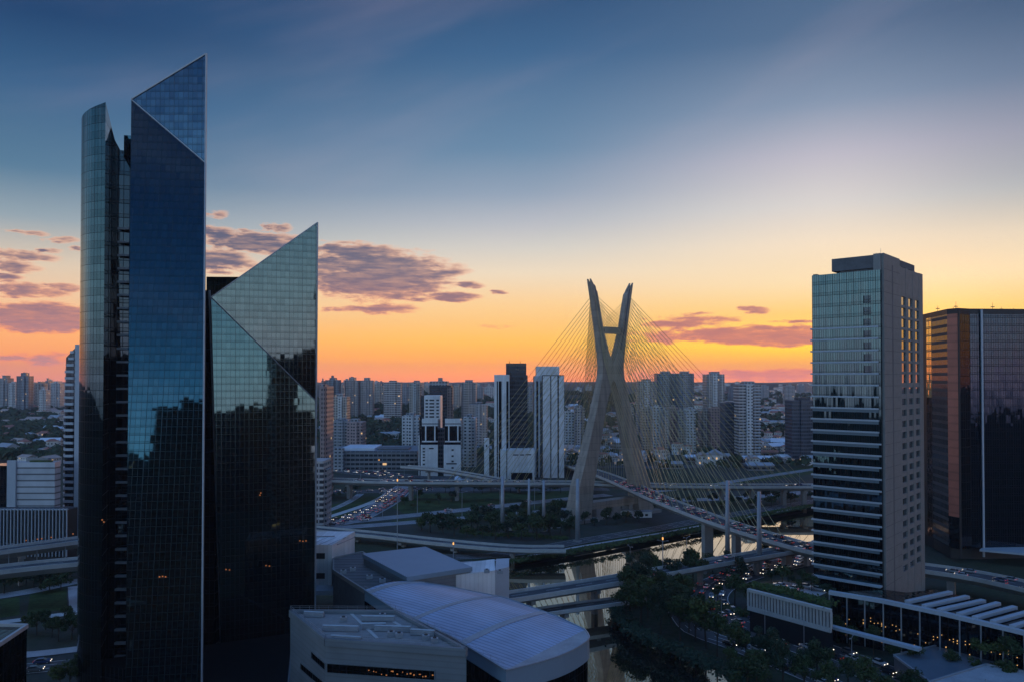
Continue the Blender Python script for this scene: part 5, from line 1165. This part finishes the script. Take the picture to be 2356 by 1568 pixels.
o_ = org_at(1119, 640); B = thing('white_pylon_block', 'slim white stair tower standing alone left of the white pair', 'building', o_); obox(B, o_, 'wall', 1114, 1125, 1008, 640, 9, M['wblock']); obox(B, o_, 'window_slot', 1118, 1121, 1022, 639.8, .15, M['dark'], pb=1027)
# framed twin blocks
d = 655
for (p0, p1, lab, kk) in ((970, 1007, 'left white framed block with a column of small windows', 0), (1023, 1060, 'right white framed block with dark marks on its blank base', 1)):
    o_ = org_at((p0 + p1) / 2, d); B = thing('framed_block', lab, 'office block', o_); obox(B, o_, 'glass_body', p0, p1, 966, d, 26, M['gdark'])
    obox(B, o_, 'blank_base', p0 - 2, p1 + .5, 1022, d - 1.6, 1.55, M['wblock'])
    for a_, b_, t_, bb in ((p0 + 1, p1, 962, 973), (p0 + 1, p1, 975, 979), (p0 + 1, p1, 1013, 1016)): obox(B, o_, 'white_frame', a_, b_, t_, d - 1.4, 1.35, M['wblock'], pb=bb)
    for a_ in (p0 + 8, p1 - 8): obox(B, o_, 'white_frame', a_, a_ + 3, 979.2, d - 1.3, 1.2, M['wblock'], pb=1012.8)
    if kk == 0:
        for py in (1029, 1036, 1043, 1049, 1056, 1065, 1073): obox(B, o_, 'window', p0 + 3, p0 + 8, py, d - 1.75, .12, M['dark'], pb=py + 3.4)
        obox(B, o_, 'sign_plate', p0 + 17, p0 + 28, 1029, d - 1.75, .12, M['dark'], pb=1032)
    else:
        for py in (1032, 1046, 1058, 1073): obox(B, o_, 'window', p0 + 16, p0 + 21, py, d - 1.75, .12, M['dark'], pb=py + 4)
        obox(B, o_, 'sign_plate', p0 + 4, p0 + 28, 1064, d - 1.75, .12, M['dark'], pb=1067)
o_ = org_at(1015, d + 8); B = thing('glass_link', 'dark glazed link between the two white framed blocks', 'building', o_); obox(B, o_, 'glass', 1008.5, 1021.5, 985, d + 8, 14, FAC['navy'])
o_ = org_at(966, d); B = thing('stair_tower', 'thin white stair mast left of the framed blocks', 'building', o_); obox(B, o_, 'shaft', 963, 965.5, 1000, d + 2, 4, M['wblock']); obox(B, o_, 'dark_flank', 965.6, 969, 985, d + 4, 10, M['gdark'])
d = 760; o_ = org_at(995, d); B = thing('office_tower', 'white office tower with window rows above the framed blocks', 'office tower', o_); obox(B, o_, 'wall', 976, 1013, 909, d, 24, M['wblock']); 
for r_ in range(7):
    for a_, b_ in ((979, 985), (988, 999), (1004, 1010)): obox(B, o_, 'window', a_, b_, 918 + r_ * 7.6, d - .15, .14, M['dark'], pb=918 + r_ * 7.6 + 3.6)
obox(B, o_, 'dark_flank', 968, 975.8, 909, d + 4, 16, FAC['dark'])
d = 860; o_ = org_at(1012, d); B = thing('office_tower', 'dark tower with a pale roof house behind the white office tower', 'office tower', o_); obox(B, o_, 'wall', 988, 1037, 886, d, 30, FAC['dark']); obox(B, o_, 'roof_house', 988, 1029, 876, d + 3, 22, FAC['grey'], zb=Z(886.3, d)); obox(B, o_, 'tank', 1008, 1017, 868, d + 8, 8, M['conc'], zb=Z(876.2, d)); obox(B, o_, 'side_wing', 1029, 1041, 890, d - 2, 14, FAC['brick'])
d = 980; o_ = org_at(1078, d); B = thing('apartment_tower', 'grey apartment tower with pale vertical bays left of the white pair', 'apartment tower', o_)
obox(B, o_, 'wall', 1062, 1095, 879, d, 26, FAC['stripe']); obox(B, o_, 'bay', 1072, 1079, 876, d - 2.5, 2.45, FAC['beige']); obox(B, o_, 'roof_house', 1070, 1087, 873, d + 4, 16, FAC['grey'], zb=Z(879.2, d))
MIDS = [(925, 964, 956, 1012, 760, 'white', 'cream slab block with a white grid left of the framed blocks', 'apartment block', 950), (942, 966, 880, 960, 900, 'beige', 'beige tower rising above the cream slab block', 'apartment tower', 878), (737, 752, 888, 1140, 520, 'pink', 'pink apartment tower with balconies touching the lower glass tower', 'apartment tower', 884),
        (766, 798, 912, 978, 900, 'beige', 'beige tower on the wooded hill near the glass tower', 'apartment tower', 905), (768, 800, 966, 995, 760, 'grey', 'grey stepped block below the beige hill tower', 'apartment block', 962), (798, 834, 970, 1000, 750, 'pink', 'pink stepped block below the wooded hill', 'apartment block', 963),
        (1066, 1095, 960, 1010, 720, 'white', 'white irregular block right of the framed blocks', 'apartment block', 953), (1080, 1120, 930, 980, 900, 'house', 'stepped terrace houses climbing left of the white pair', 'apartment block', 924), (1700, 1750, 884, 985, 780, 'band', 'beige balconied tower, nearest the hotel of the right skyline', 'apartment tower', 876),
        (1668, 1702, 926, 980, 800, 'navy', 'dark low office block between two pale towers', 'office block', 924), (1822, 1880, 920, 985, 760, 'navy', 'dark blue office block against the hotel tower', 'office block', 914), (1626, 1667, 860, 985, 900, 'stripe', 'pale striped apartment tower with a dark roof house', 'apartment tower', 854),
        (1557, 1597, 858, 935, 1050, 'blue', 'right of two dark blue grey towers by the stays', 'apartment tower', 853), (1511, 1554, 858, 935, 1060, 'blue', 'left of two dark blue grey towers by the stays', 'apartment tower', 853), (1468, 1510, 876, 940, 1000, 'stripe', 'hazy pale tower seen through the stays', 'apartment tower', 871), (1360, 1372, 930, 965, 900, 'beige', 'small beige block against the left pylon leg', 'apartment block', 926)]
for p0, p1, pt, pb, d, sty, lab, cat, pr in MIDS:
    o_ = org_at((p0 + p1) / 2, d); B = thing(cat.replace(' ', '_'), lab, cat, o_); w = p1 - p0
    obox(B, o_, 'wall', p0, p1, pt, d, 20, FAC[sty]); obox(B, o_, 'bay', p0 + w * .36, p0 + w * .64, pt - 1, d - 2.2, 2.15, FAC['white' if sty in ('beige', 'stripe', 'band', 'house') else sty if sty != 'blue' else 'grey'])
    obox(B, o_, 'roof_house', p0 + w * .25, p0 + w * .72, pr, d + 4, 11, FAC['grey' if sty != 'navy' else 'dark'], zb=Z(pt + .2, d))
    if sty in ('band', 'pink', 'white'):
        mb = MB(); x0, x1 = X(p0 + w * .68, d), X(p1 - 1, d); z = h1(x0, d) + 6
        while z < Z(pt, d) - 3: mb.prism([(x0, d - 1.4), (x1, d - 1.4), (x1, d - .02), (x0, d - .02)], z, z + 1.0); z += 3.0
        build_each(mb, 'balcony', M['wpanel'] if sty != 'pink' else FAC['pink'], B, o_)
# white clustered apartment blocks under the stays
cl = [(1478, 1500, 938, 985), (1502, 1522, 935, 985), (1524, 1540, 942, 984), (1541, 1560, 936, 983), (1561, 1578, 944, 984), (1579, 1600, 940, 984), (1613, 1634, 943, 985), (1636, 1660, 938, 984), (1440, 1458, 936, 968), (1300, 1320, 946, 965), (1322, 1345, 936, 962)]
for i, (p0, p1, pt, pb) in enumerate(cl):
    d = 880 - (i % 3) * 12; o_ = org_at((p0 + p1) / 2, d); sty = ['beige', 'white', 'stripe', 'pink'][i % 4]; B = thing('apartment_block', f'{nth(i + 1)} pale mid-rise block in the cluster behind the pylon', 'apartment block', o_, 'pale cluster behind the pylon')
    obox(B, o_, 'wall', p0, p1, pt, d, 16, FAC[sty]); obox(B, o_, 'roof_house', p0 + 5, p1 - 6, pt - 4, d + 3, 8, FAC[sty], zb=Z(pt + .2, d))
# long low buildings
d = 690; o_ = org_at(860, d); B = thing('long_low_building', 'long low grey building with window bands and a white roof', 'building', o_); obox(B, o_, 'wall', 755, 960, 1037, d, 60, FAC['conco']); obox(B, o_, 'white_roof', 785, 862, 1030, d + 8, 40, M['rwhite'], zb=Z(1037.2, d)); obox(B, o_, 'end_wing', 751, 790, 1030, d - 6, 5.9, FAC['grey']); obox(B, o_, 'roof_house', 870, 940, 1031, d + 10, 20, M['conc_d'], zb=Z(1037.2, d))
SH = [(1690, 1790, 1043, 1056, 700, 'rwhite', 'long shed under a pale roof left of the hotel tower'), (1796, 1872, 1040, 1052, 740, 'rwhite', 'second pale roofed shed touching the hotel tower'), (1520, 1570, 1058, 1068, 640, 'rgrey', 'grey shed right of the pylon under the stays'), (1640, 1680, 1040, 1048, 760, 'rgrey', 'small grey shed behind the stays'), (1480, 1540, 1038, 1045, 700, 'rwhite', 'white shed right of the right pylon leg'), (1395, 1420, 1036, 1048, 690, 'rwhite', 'white shed seen between the pylon legs'), (1580, 1625, 1046, 1052, 730, 'rwhite', 'white low hall beneath the stays'), (1720, 1780, 1064, 1072, 630, 'rgrey', 'grey canopy shed beside the avenue'), (1752, 1790, 1028, 1040, 800, 'tile', 'red roofed hall left of the hotel tower')]
for p0, p1, pt, pb, d, rm, lab in SH:
    d = 81 * F / (pb + 9 - HZ); o_ = org_at((p0 + p1) / 2, d); B = thing('shed', lab, 'shed', o_); x0, x1, z = X(p0, d) - .6, X(p1, d) + .6, o_.z + 4.6; zt = z + 2.0; dp = min(40, (x1 - x0) * .6)
    mb = MB(); mb.prism([(x0 + .6, d), (x1 - .6, d), (x1 - .6, d + dp), (x0 + .6, d + dp)], -1, z); mb.build('wall', FAC['conco'], B, o_); mb = MB()
    mb.face([(x0, d - .8, z), (x1, d - .8, z), (x1, d + dp / 2, zt), (x0, d + dp / 2, zt)]); mb.face([(x0, d + dp / 2, zt), (x1, d + dp / 2, zt), (x1, d + dp + .6, z), (x0, d + dp + .6, z)]); mb.face([(x0, d - .8, z), (x0, d + dp / 2, zt), (x0, d + dp + .6, z)]); mb.face([(x1, d - .8, z), (x1, d + dp + .6, z), (x1, d + dp / 2, zt)]); mb.build('roof', M[rm], B, o_)
d = 590; o_ = org_at(1080, d); B = thing('membrane_canopy', 'pale bulging canopy in front of the white twin towers', 'canopy', o_); mb = MB(); x0, x1 = X(1045, d), X(1122, d)
for i in range(14):
    for k in range(8):
        def mp(i, k): s_ = i / 14; a = math.pi * k / 8; return Vector((x0 + (x1 - x0) * s_, d + 9 - 9 * math.cos(a), .5 + (5.5 + 1.2 * math.sin(i * 1.3)) * math.sin(a)))
        mb.face([mp(i, k), mp(i + 1, k), mp(i + 1, k + 1), mp(i, k + 1)])
mb.build('membrane', M['tarp'], B, o_, True)
# left edge buildings
d = 400; o_ = org_at(165, d); B = thing('apartment_tower', 'slim tower with curved white balcony bands left of the tallest skyscraper', 'apartment tower', o_)
x0, x1 = X(134, d), X(191, d); xm = X(172, d); zt = Z(792, d)
obox(B, o_, 'white_pier', 172, 186, 792, d - .5, 12, M['wpanel']); obox(B, o_, 'dark_edge', 186.2, 197, 793, d + 1, 12, M['gdark'])
mb = MB(); mb.prism([(x0, d + 6), (X(150, d), d + .6), (xm - .1, d + .2), (xm - .1, d + 12), (x0, d + 16)], 0, [Z(870, d), Z(822, d), Z(800, d), Z(800, d), Z(870, d)]); mb.build('glass_body', M['gdark'], B, o_)
bb = MB(); z = 8.0; zmax = Z(805, d)
while z < zmax:
    f = (z - 0) / zmax; xl = x0 + max(0, (f - .74)) * (xm - x0) * 3.0
    if xl < xm - 1: bb.prism([(xl - .3, d + 5.6), (max(xl, X(150, d)), d - .5), (xm - .15, d - 1.0), (xm - .15, d + .1), (max(xl, X(150, d)), d + .5), (xl - .1, d + 6.2)], z, z + 1.25)
    z += 3.3
build_each(bb, 'balcony_band', M['wpanel'], B, o_)
d = 385; o_ = org_at(85, d); B = thing('office_block', 'white office block with dark horizontal window bands at the left edge', 'office block', o_); obox(B, o_, 'wall', 18, 128, 1062, d, 5, M['slatw']); obox(B, o_, 'end_wall', 18, 38, 1058, d - 1, 1, M['wpanel']); obox(B, o_, 'dark_wing', -60, 17, 1070, d + 2, 12, M['gdark']); rh_ = obox(B, o_, 'roof_house', 62, 112, 1053, d + 2.2, 2.6, M['conc'], zb=Z(1062.2, d))
obox(B, o_, 'roof_planting', 70, 120, 1058, d + .5, 1.4, M['bush'], zb=Z(1062.3, d))
d = 345; o_ = org_at(80, d); B = thing('finned_building', 'low dark building with thin pale vertical fins at the left edge', 'building', o_); obox(B, o_, 'glass', -60, 158, 1172, d, 8, M['dark'])
mb = MB(); 
for k in range(27):
    x = X(-50 + k * 8.0, d); mb.box((x, d - .4), (.32, .7), 3, Z(1168, d))
mb.box(((X(-60, d) + X(160, d)) / 2, d - .2), (X(160, d) - X(-60, d), .5), Z(1172, d), Z(1169, d)); build_each(mb, 'fin', M['wpanel'], B, o_)
mb = MB()
for px, py in ((86, 1240), (96, 1239), (118, 1236), (168, 1228), (60, 1243)): q = A(px, py, d - 1.2); mb.box((q.x, q.y), (.5, .1), q.z, q.z + .45)
build_each(mb, 'entrance_lamp', M['litwarm'], B, o_)
d = 420; o_ = org_at(745, d); B = thing('apartment_block', 'striped balcony block peeping out right of the lower glass tower', 'apartment block', o_); obox(B, o_, 'wall', 700, 745, 1060, d, 18, FAC['band']); obox(B, o_, 'side_wall', 745.2, 752, 1080, d + 2, 12, FAC['grey'])
# ---------------------------------------------------------------- skyline towers
SKY = []
ex = [(-2, 17, 869, 1500, 'grey'), (20, 36, 880, 1480, 'white'), (38, 66, 864, 1450, 'blue'), (68, 80, 885, 1600, 'grey'), (81, 96, 881, 1550, 'beige'), (98, 114, 879, 1600, 'grey'), (116, 138, 880, 1560, 'white'), (90, 106, 896, 1420, 'white'),
      (748, 779, 873, 1300, 'blue'), (793, 824, 874, 1330, 'stripe'), (828, 858, 874, 1340, 'stripe'), (859, 882, 886, 1500, 'beige'), (883, 922, 878, 1280, 'band'), (924, 942, 888, 1500, 'grey'), (943, 972, 879, 1400, 'grey'), (735, 746, 882, 1250, 'pink'), (1040, 1060, 889, 1500, 'beige'), (1097, 1112, 889, 1600, 'grey'), (1114, 1136, 890, 1700, 'white'), (1214, 1228, 889, 1400, 'grey'), (778, 792, 890, 1600, 'beige')]
SKY += ex
for k in range(95):
    px = rnd.uniform(735, 1140) if k < 60 else (rnd.uniform(-5, 140) if k < 76 else rnd.uniform(1300, 1870)); d = rnd.uniform(1700, 3400); w = rnd.uniform(14, 26) * F / d
    top = rnd.uniform(880, 893) if px < 1300 else rnd.uniform(884, 893); SKY.append((px, px + w, top, d, rnd.choice(['beige', 'grey', 'white', 'stripe', 'blue', 'band', 'pink'])))
SKY.sort()
ADJ = {'beige': 'beige', 'grey': 'grey', 'white': 'whitish', 'stripe': 'striped pale', 'blue': 'bluish', 'band': 'banded pale', 'pink': 'pinkish'}
for i, (p0, p1, pt, d, sty) in enumerate(SKY):
    x0, x1, z1 = X(p0, d), X(p1, d), Z(pt, d); z0 = h1((x0 + x1) / 2, d) - 2; w = x1 - x0
    if z1 - z0 < 14: z1 = z0 + rnd.uniform(16, 34)
    mb = MB(); dp = rnd.uniform(14, 22); bw = rnd.uniform(.26, .36)
    mb.prism([(x0, d), (x0 + w * bw, d), (x0 + w * bw, d - 2.5), (x1 - w * bw, d - 2.5), (x1 - w * bw, d), (x1, d), (x1, d + dp), (x0, d + dp)], z0, z1); mb.prism([(x0 + w * .3, d + 2), (x0 + w * .72, d + 2), (x0 + w * .72, d + dp - 3), (x0 + w * .3, d + dp - 3)], z1, z1 + rnd.uniform(2.5, 6))
    if rnd.random() < .4: mb.prism([(x0 + w * .42, d + 4), (x0 + w * .58, d + 4), (x0 + w * .58, d + 9), (x0 + w * .42, d + 9)], z1, z1 + rnd.uniform(6, 9))
    tag(mb.build('apartment_tower', FAC[sty], None, ((x0 + x1) / 2, d, z0)), f'distant {ADJ[sty]} apartment tower on the skyline, {nth(i + 1)} from the left', 'apartment tower', 'towers on the skyline')
# small site huts around the pylon foot
for i, (px, py, w_, l_, h_, lab) in enumerate([(1402, 1186, 9, 5, 3.0, 'small white hut with a lit window between the pylon legs'), (1432, 1184, 12, 5, 3.2, 'longer white hut with a lit window under the stayed deck'), (1292, 1206, 8, 4, 2.8, 'white site cabin left of the pylon foot'), (1276, 1212, 6, 4, 2.8, 'smaller white cabin beside the slim grey masts'), (1478, 1188, 10, 5, 3.4, 'grey hut below the right pylon leg'), (1186, 1218, 7, 4, 3.0, 'low white cabin among the palms')]):
    q = G(px, py, 0); B = thing('site_hut', lab, 'hut', q); mb = MB(); mb.box((q.x, q.y), (w_, l_), 0, h_, .1); mb.build('wall', FAC['house2'] if 0 else M['white'], B, q)
    mb = MB(); mb.box((q.x, q.y), (w_ + .8, l_ + .8), h_, h_ + .25, .1); mb.build('roof', M['rgrey'], B, q)
    mb = MB(); mb.box((q.x - w_ * .2, q.y - l_ / 2 - .05), (1.6, .12), 1.0, 2.2, .1); mb.box((q.x + w_ * .2, q.y - l_ / 2 + .0), (1.6, .3), 1.0, 2.2, .1); build_each(mb, 'window', M['lobby'] if i < 2 else M['dark'], B, q)
# ---------------------------------------------------------------- houses, woods
def house_geo(w, l, h, hip, wall, roof):
    mb = MB(); mb.prism([(-w, -l), (w, -l), (w, l), (-w, l)], -2, h, 0); rh = w * .45 if roof != 'flat' else .3; e = .5
    q = [(-w - e, -l - e, h), (w + e, -l - e, h), (w + e, l + e, h), (-w - e, l + e, h)]; r0, r1 = (0, -l + (w * .6 if hip else -e), h + rh), (0, l - (w * .6 if hip else -e), h + rh)
    mb.face([q[0], q[1], r0], 1); mb.face([q[1], q[2], r1, r0], 1); mb.face([q[2], q[3], r1], 1); mb.face([q[3], q[0], r0, r1], 1); return mb
HP = [('red roofed', house_geo(4.5, 6, 5.5, True, 0, 1), [FAC['house'], M['tile']]), ('pale roofed', house_geo(5, 7, 6, False, 0, 1), [FAC['house2'], M['tile2']]), ('grey roofed', house_geo(6, 9, 6.5, False, 0, 1), [FAC['house2'], M['rgrey']]), ('white roofed', house_geo(7, 10, 5.5, False, 0, 1), [FAC['house'], M['rwhite']]), ('tall narrow', house_geo(4, 4.5, 9.5, True, 0, 1), [FAC['house2'], M['tile']])]
HO = [(n_, mb.build('house', ms, None, (0, 0, 0))) for n_, mb, ms in HP]; HU = set()
occ = []
for o_ in COL.objects:
    if o_.parent is None and o_.type == 'EMPTY' and 600 < o_.location.y < 1200: occ.append((o_.location.x, o_.location.y, 24 if 'shed' not in o_.name and 'long' not in o_.name else 26))
houses = []
tries = 0
while len(houses) < 640 and tries < 20000:
    tries += 1
    if len(houses) < 300:
        px = rnd.choice([rnd.uniform(1480, 1872)] * 8 + [rnd.uniform(745, 1130)] * 3 + [rnd.uniform(-5, 132)] * 2 + [rnd.uniform(1300, 1480)] * 3); py = rnd.uniform(952, 1068)
    else: px = rnd.choice([rnd.uniform(1480, 1872)] * 3 + [rnd.uniform(745, 1140), rnd.uniform(-5, 132)]); py = rnd.uniform(898, 960)
    d = 81 * F / (py - HZ); x = X(px, d)
    for _ in range(4): d = (CAMZ - h1(x, d)) * F / (py - HZ); x = X(px, d)
    if d < 610 or d > 3600 or d < 0: continue
    if 745 < px < 960 and py > 1008: continue
    if any(abs(x - a) < r_ and -8 < d - b < r_ + 18 for a, b, r_ in occ): continue
    if any((x - a) ** 2 + (d - b) ** 2 < 110 for a, b, *_ in houses): continue
    if any(((x - cx) / (wx * .55)) ** 2 + ((d - cy) / (wy * .6)) ** 2 < 1 for cx, cy, wx, wy, a in HILLS[:1]): continue
    houses.append((x, d, px))
first = sorted(houses[:300], key=lambda q: q[1]); rows = {}
for q in first: rows.setdefault(int(first.index(q) // 25), []).append(q)
for r_, L in rows.items():
    for k, (x, d, px) in enumerate(sorted(L, key=lambda q: q[2])):
        n_ = rnd.choices(range(5), [4, 4, 2, 1.2, 2])[0]; nm, pr = HO[n_]; o_ = pr if n_ not in HU else pr.copy()
        if n_ in HU: COL.objects.link(o_)
        HU.add(n_); s_ = rnd.uniform(.8, 1.3); o_.location = (x, d, h1(x, d)); o_.rotation_euler = (0, 0, rnd.uniform(0, 3.14)); o_.scale = (s_, s_, s_ * rnd.uniform(.8, 1.3))
        tag(o_, f'{nm} house in the {nth(r_ + 1)} row behind the flyover, {nth(k + 1)} from the left', 'house', 'houses behind the flyover')
mb = MB()
for x, d, px in houses[300:]:
    n_, g, ms = HP[rnd.randrange(3)]; a = rnd.uniform(0, 3.14); s_ = rnd.uniform(.9, 1.7); b0_ = len(mb.v); z = h1(x, d); mb.v += [Vector((x + (v.x * math.cos(a) - v.y * math.sin(a)) * s_, d + (v.x * math.sin(a) + v.y * math.cos(a)) * s_, z + v.z * s_)) for v in g.v]; mb.f += [[i + b0_ for i in f] for f in g.f]; mb.mi += [m_ + (0 if not m_ else (0 if rnd.random() < .5 else 1)) for m_ in g.mi]; mb.uv += g.uv
o_ = mb.build('distant_houses', [FAC['house2'], M['tile'], M['tile2']]); tag(o_, 'mass of far low houses below the skyline', 'houses', kind='stuff')
# woodland as one mass
mb = MB(); rs = random.Random(99); cnt = 0
def clump(x, y, z, r, n):
    for _ in range(n):
        dv_ = Vector((rs.gauss(0, 1), rs.gauss(0, 1), abs(rs.gauss(.3, .8)))).normalized(); c = Vector((x, y, z + r * .6)) + dv_ * r * rs.uniform(.6, 1.0); a = dv_.orthogonal().normalized() * r * rs.uniform(.3, .6); b = dv_.cross(a).normalized() * r * rs.uniform(.25, .5)
        mb.face([c - a, c - b, c + a, c + b + dv_ * r * .15], 0, [(0, 0), (1, 0), (1, 1), (0, 1)])
while cnt < 5200:
    zone = rs.random()
    if zone < .38: x, y = rs.gauss(-235, 200), rs.uniform(960, 1750)
    elif zone < .58: px = rs.uniform(-5, 135); y = rs.uniform(750, 1500); x = X(px, y)
    elif zone < .74: px = rs.uniform(1300, 1880); y = rs.uniform(1000, 2400); x = X(px, y)
    elif zone < .86: px = rs.uniform(745, 960); y = rs.uniform(720, 920); x = X(px, y)
    else: px = rs.uniform(740, 1880); y = rs.uniform(690, 1500); x = X(px, y)
    if any(abs(x - a) < r_ * .8 and -6 < y - b < r_ + 10 for a, b, r_ in occ): continue
    if any((x - a) ** 2 + (y - b) ** 2 < 150 for a, b, *_ in houses): continue
    clump(x, y, h1(x, y), rs.uniform(3.0, 6.0) * (1 + .0003 * y), 13); cnt += 1
wo_ = mb.build('woodland', [M['leaf0']]); tag(wo_, 'dark woods covering the far hill and gardens', 'woods', kind='stuff')
# ---------------------------------------------------------------- towers behind the viewpoint that the glass mirrors
BK = [(130, -85, 19, 154, 'conco'), (-107, -78, 50, 145, 'navy'), (-152, -118, 28, 126, 'blue'), (-60, -290, 40, 92, 'grey'), (30, -330, 60, 96, 'conco'), (-260, -260, 50, 92, 'blue'), (110, -390, 90, 108, 'grey'), (-140, -420, 80, 100, 'conco'), (-380, -330, 90, 80, 'blue'), (250, -320, 90, 104, 'navy'), (-60, -600, 160, 104, 'conco'), (180, -640, 160, 96, 'grey'), (-330, -620, 160, 100, 'blue')]
for i, (x, y, w, h, sty) in enumerate(BK):
    o_ = Vector((x, y, 0)); B = thing('office_tower', f'{nth(i + 1)} office tower mirrored in the skyscraper glass', 'office tower', o_, 'towers mirrored in the glass'); mb = MB(); mb.box((x, y), (w, w * .7), -1, h, rnd.uniform(-.3, .3)); mb.build('wall', FAC[sty], B, o_)
    mb = MB(); mb.box((x, y), (w * .5, w * .4), h, h + rnd.uniform(3, 9), rnd.uniform(-.3, .3)); mb.build('roof_house', FAC['dark'], B, o_)
# ---------------------------------------------------------------- roof clutter on the near halls
def unit(root, org, px, py, z, w, l, h, rot, name='roof_unit'):
    q = G(px, py, z); mb = MB(); mb.box((q.x, q.y), (w, l), z, z + h, rot); u_ = mb.build(name, M['steel'], root, org)
    mb = MB(); mb.tube((q.x, q.y, z + h), (q.x, q.y, z + h + .18), min(w, l) * .34, min(w, l) * .34, 10); mb.build('fan_guard', M['dark'], u_, org)
for px, py in ((720, 1416), (735, 1417), (790, 1428), (900, 1462), (918, 1465), (980, 1470), (1000, 1477), (880, 1420)): unit(CB, ob, px, py, zc - .85, 1.5, 1.1, 1.0, .1)
for px, py in ((790, 1318), (812, 1312), (850, 1330), (880, 1338)): unit(DR, od, px, py, zs + .1, 1.8, 1.3, 1.1, .2)
for px, py in ((1150, 1318), (1120, 1316)): unit(WW, ow, px, py, 22.4, 1.6, 1.2, 1.0, .1)
mb = MB()
for i in range(4):
    p_, q_ = B1[i], B1[(i + 1) % 4]; n_ = int((q_ - p_).length / 2.2)
    for k in range(n_ + 1): c_ = p_.lerp(q_, k / n_); mb.tube(c_, c_ + Vector((0, 0, .9)), .03, .03, 4)
    for hz_ in (.5, .9): mb.tube(p_ + Vector((0, 0, hz_)), q_ + Vector((0, 0, hz_)), .03, .03, 4)
mb.build('roof_railing', M['steel'], CB, ob)
mb = MB()
for i in range(0, NV - 1):
    mb.tube(LL[i] + Vector((0, 0, .25)), LL[i] + Vector((0, 0, 1.2)), .03, .03, 4); mb.tube(LL[i] + Vector((0, 0, 1.2)), LL[i + 1] + Vector((0, 0, 1.2)), .03, .03, 4)
mb.build('roof_railing', M['steel'], VH, ov)
# ---------------------------------------------------------------- haze
hm = bpy.data.materials.new('haze'); hm.use_nodes = True; t = NT(hm.node_tree); t.n.clear(); o_ = t.new('ShaderNodeOutputMaterial'); pv = t.new('ShaderNodeVolumePrincipled')
pv.inputs['Color'].default_value = (0.80, 0.84, 0.96, 1); pv.inputs['Density'].default_value = 0.000065; pv.inputs['Anisotropy'].default_value = 0.2; t.l.new(pv.outputs[0], o_.inputs['Volume'])
mb = MB(); mb.prism([(-7200, -1000), (7200, -1000), (7200, 7800), (-7200, 7800)], -12, 215); hz = mb.build('haze', hm); tag(hz, 'thin evening haze over the whole city', 'haze', kind='stuff')
# ---------------------------------------------------------------- camera and render settings
cam = bpy.data.cameras.new('camera'); co = bpy.data.objects.new('camera', cam); COL.objects.link(co)
cam.sensor_width = 36.0; cam.lens = 36.0 * F / 2356.0; cam.shift_y = (CY - 784.0) / 2356.0; cam.clip_end = 30000; cam.clip_start = 0.5
co.location = CAM; co.rotation_euler = (math.pi / 2 + PIT, 0, 0); SC.camera = co
SC.render.engine = 'CYCLES'; SC.cycles.use_denoising = True; SC.cycles.max_bounces = 8; SC.cycles.volume_bounces = 1; SC.cycles.sample_clamp_indirect = 4.0
SC.view_settings.view_transform = 'Standard'; SC.view_settings.look = 'None'; SC.view_settings.exposure = 0.0; SC.view_settings.gamma = 1.0; SC.view_settings.use_curve_mapping = False
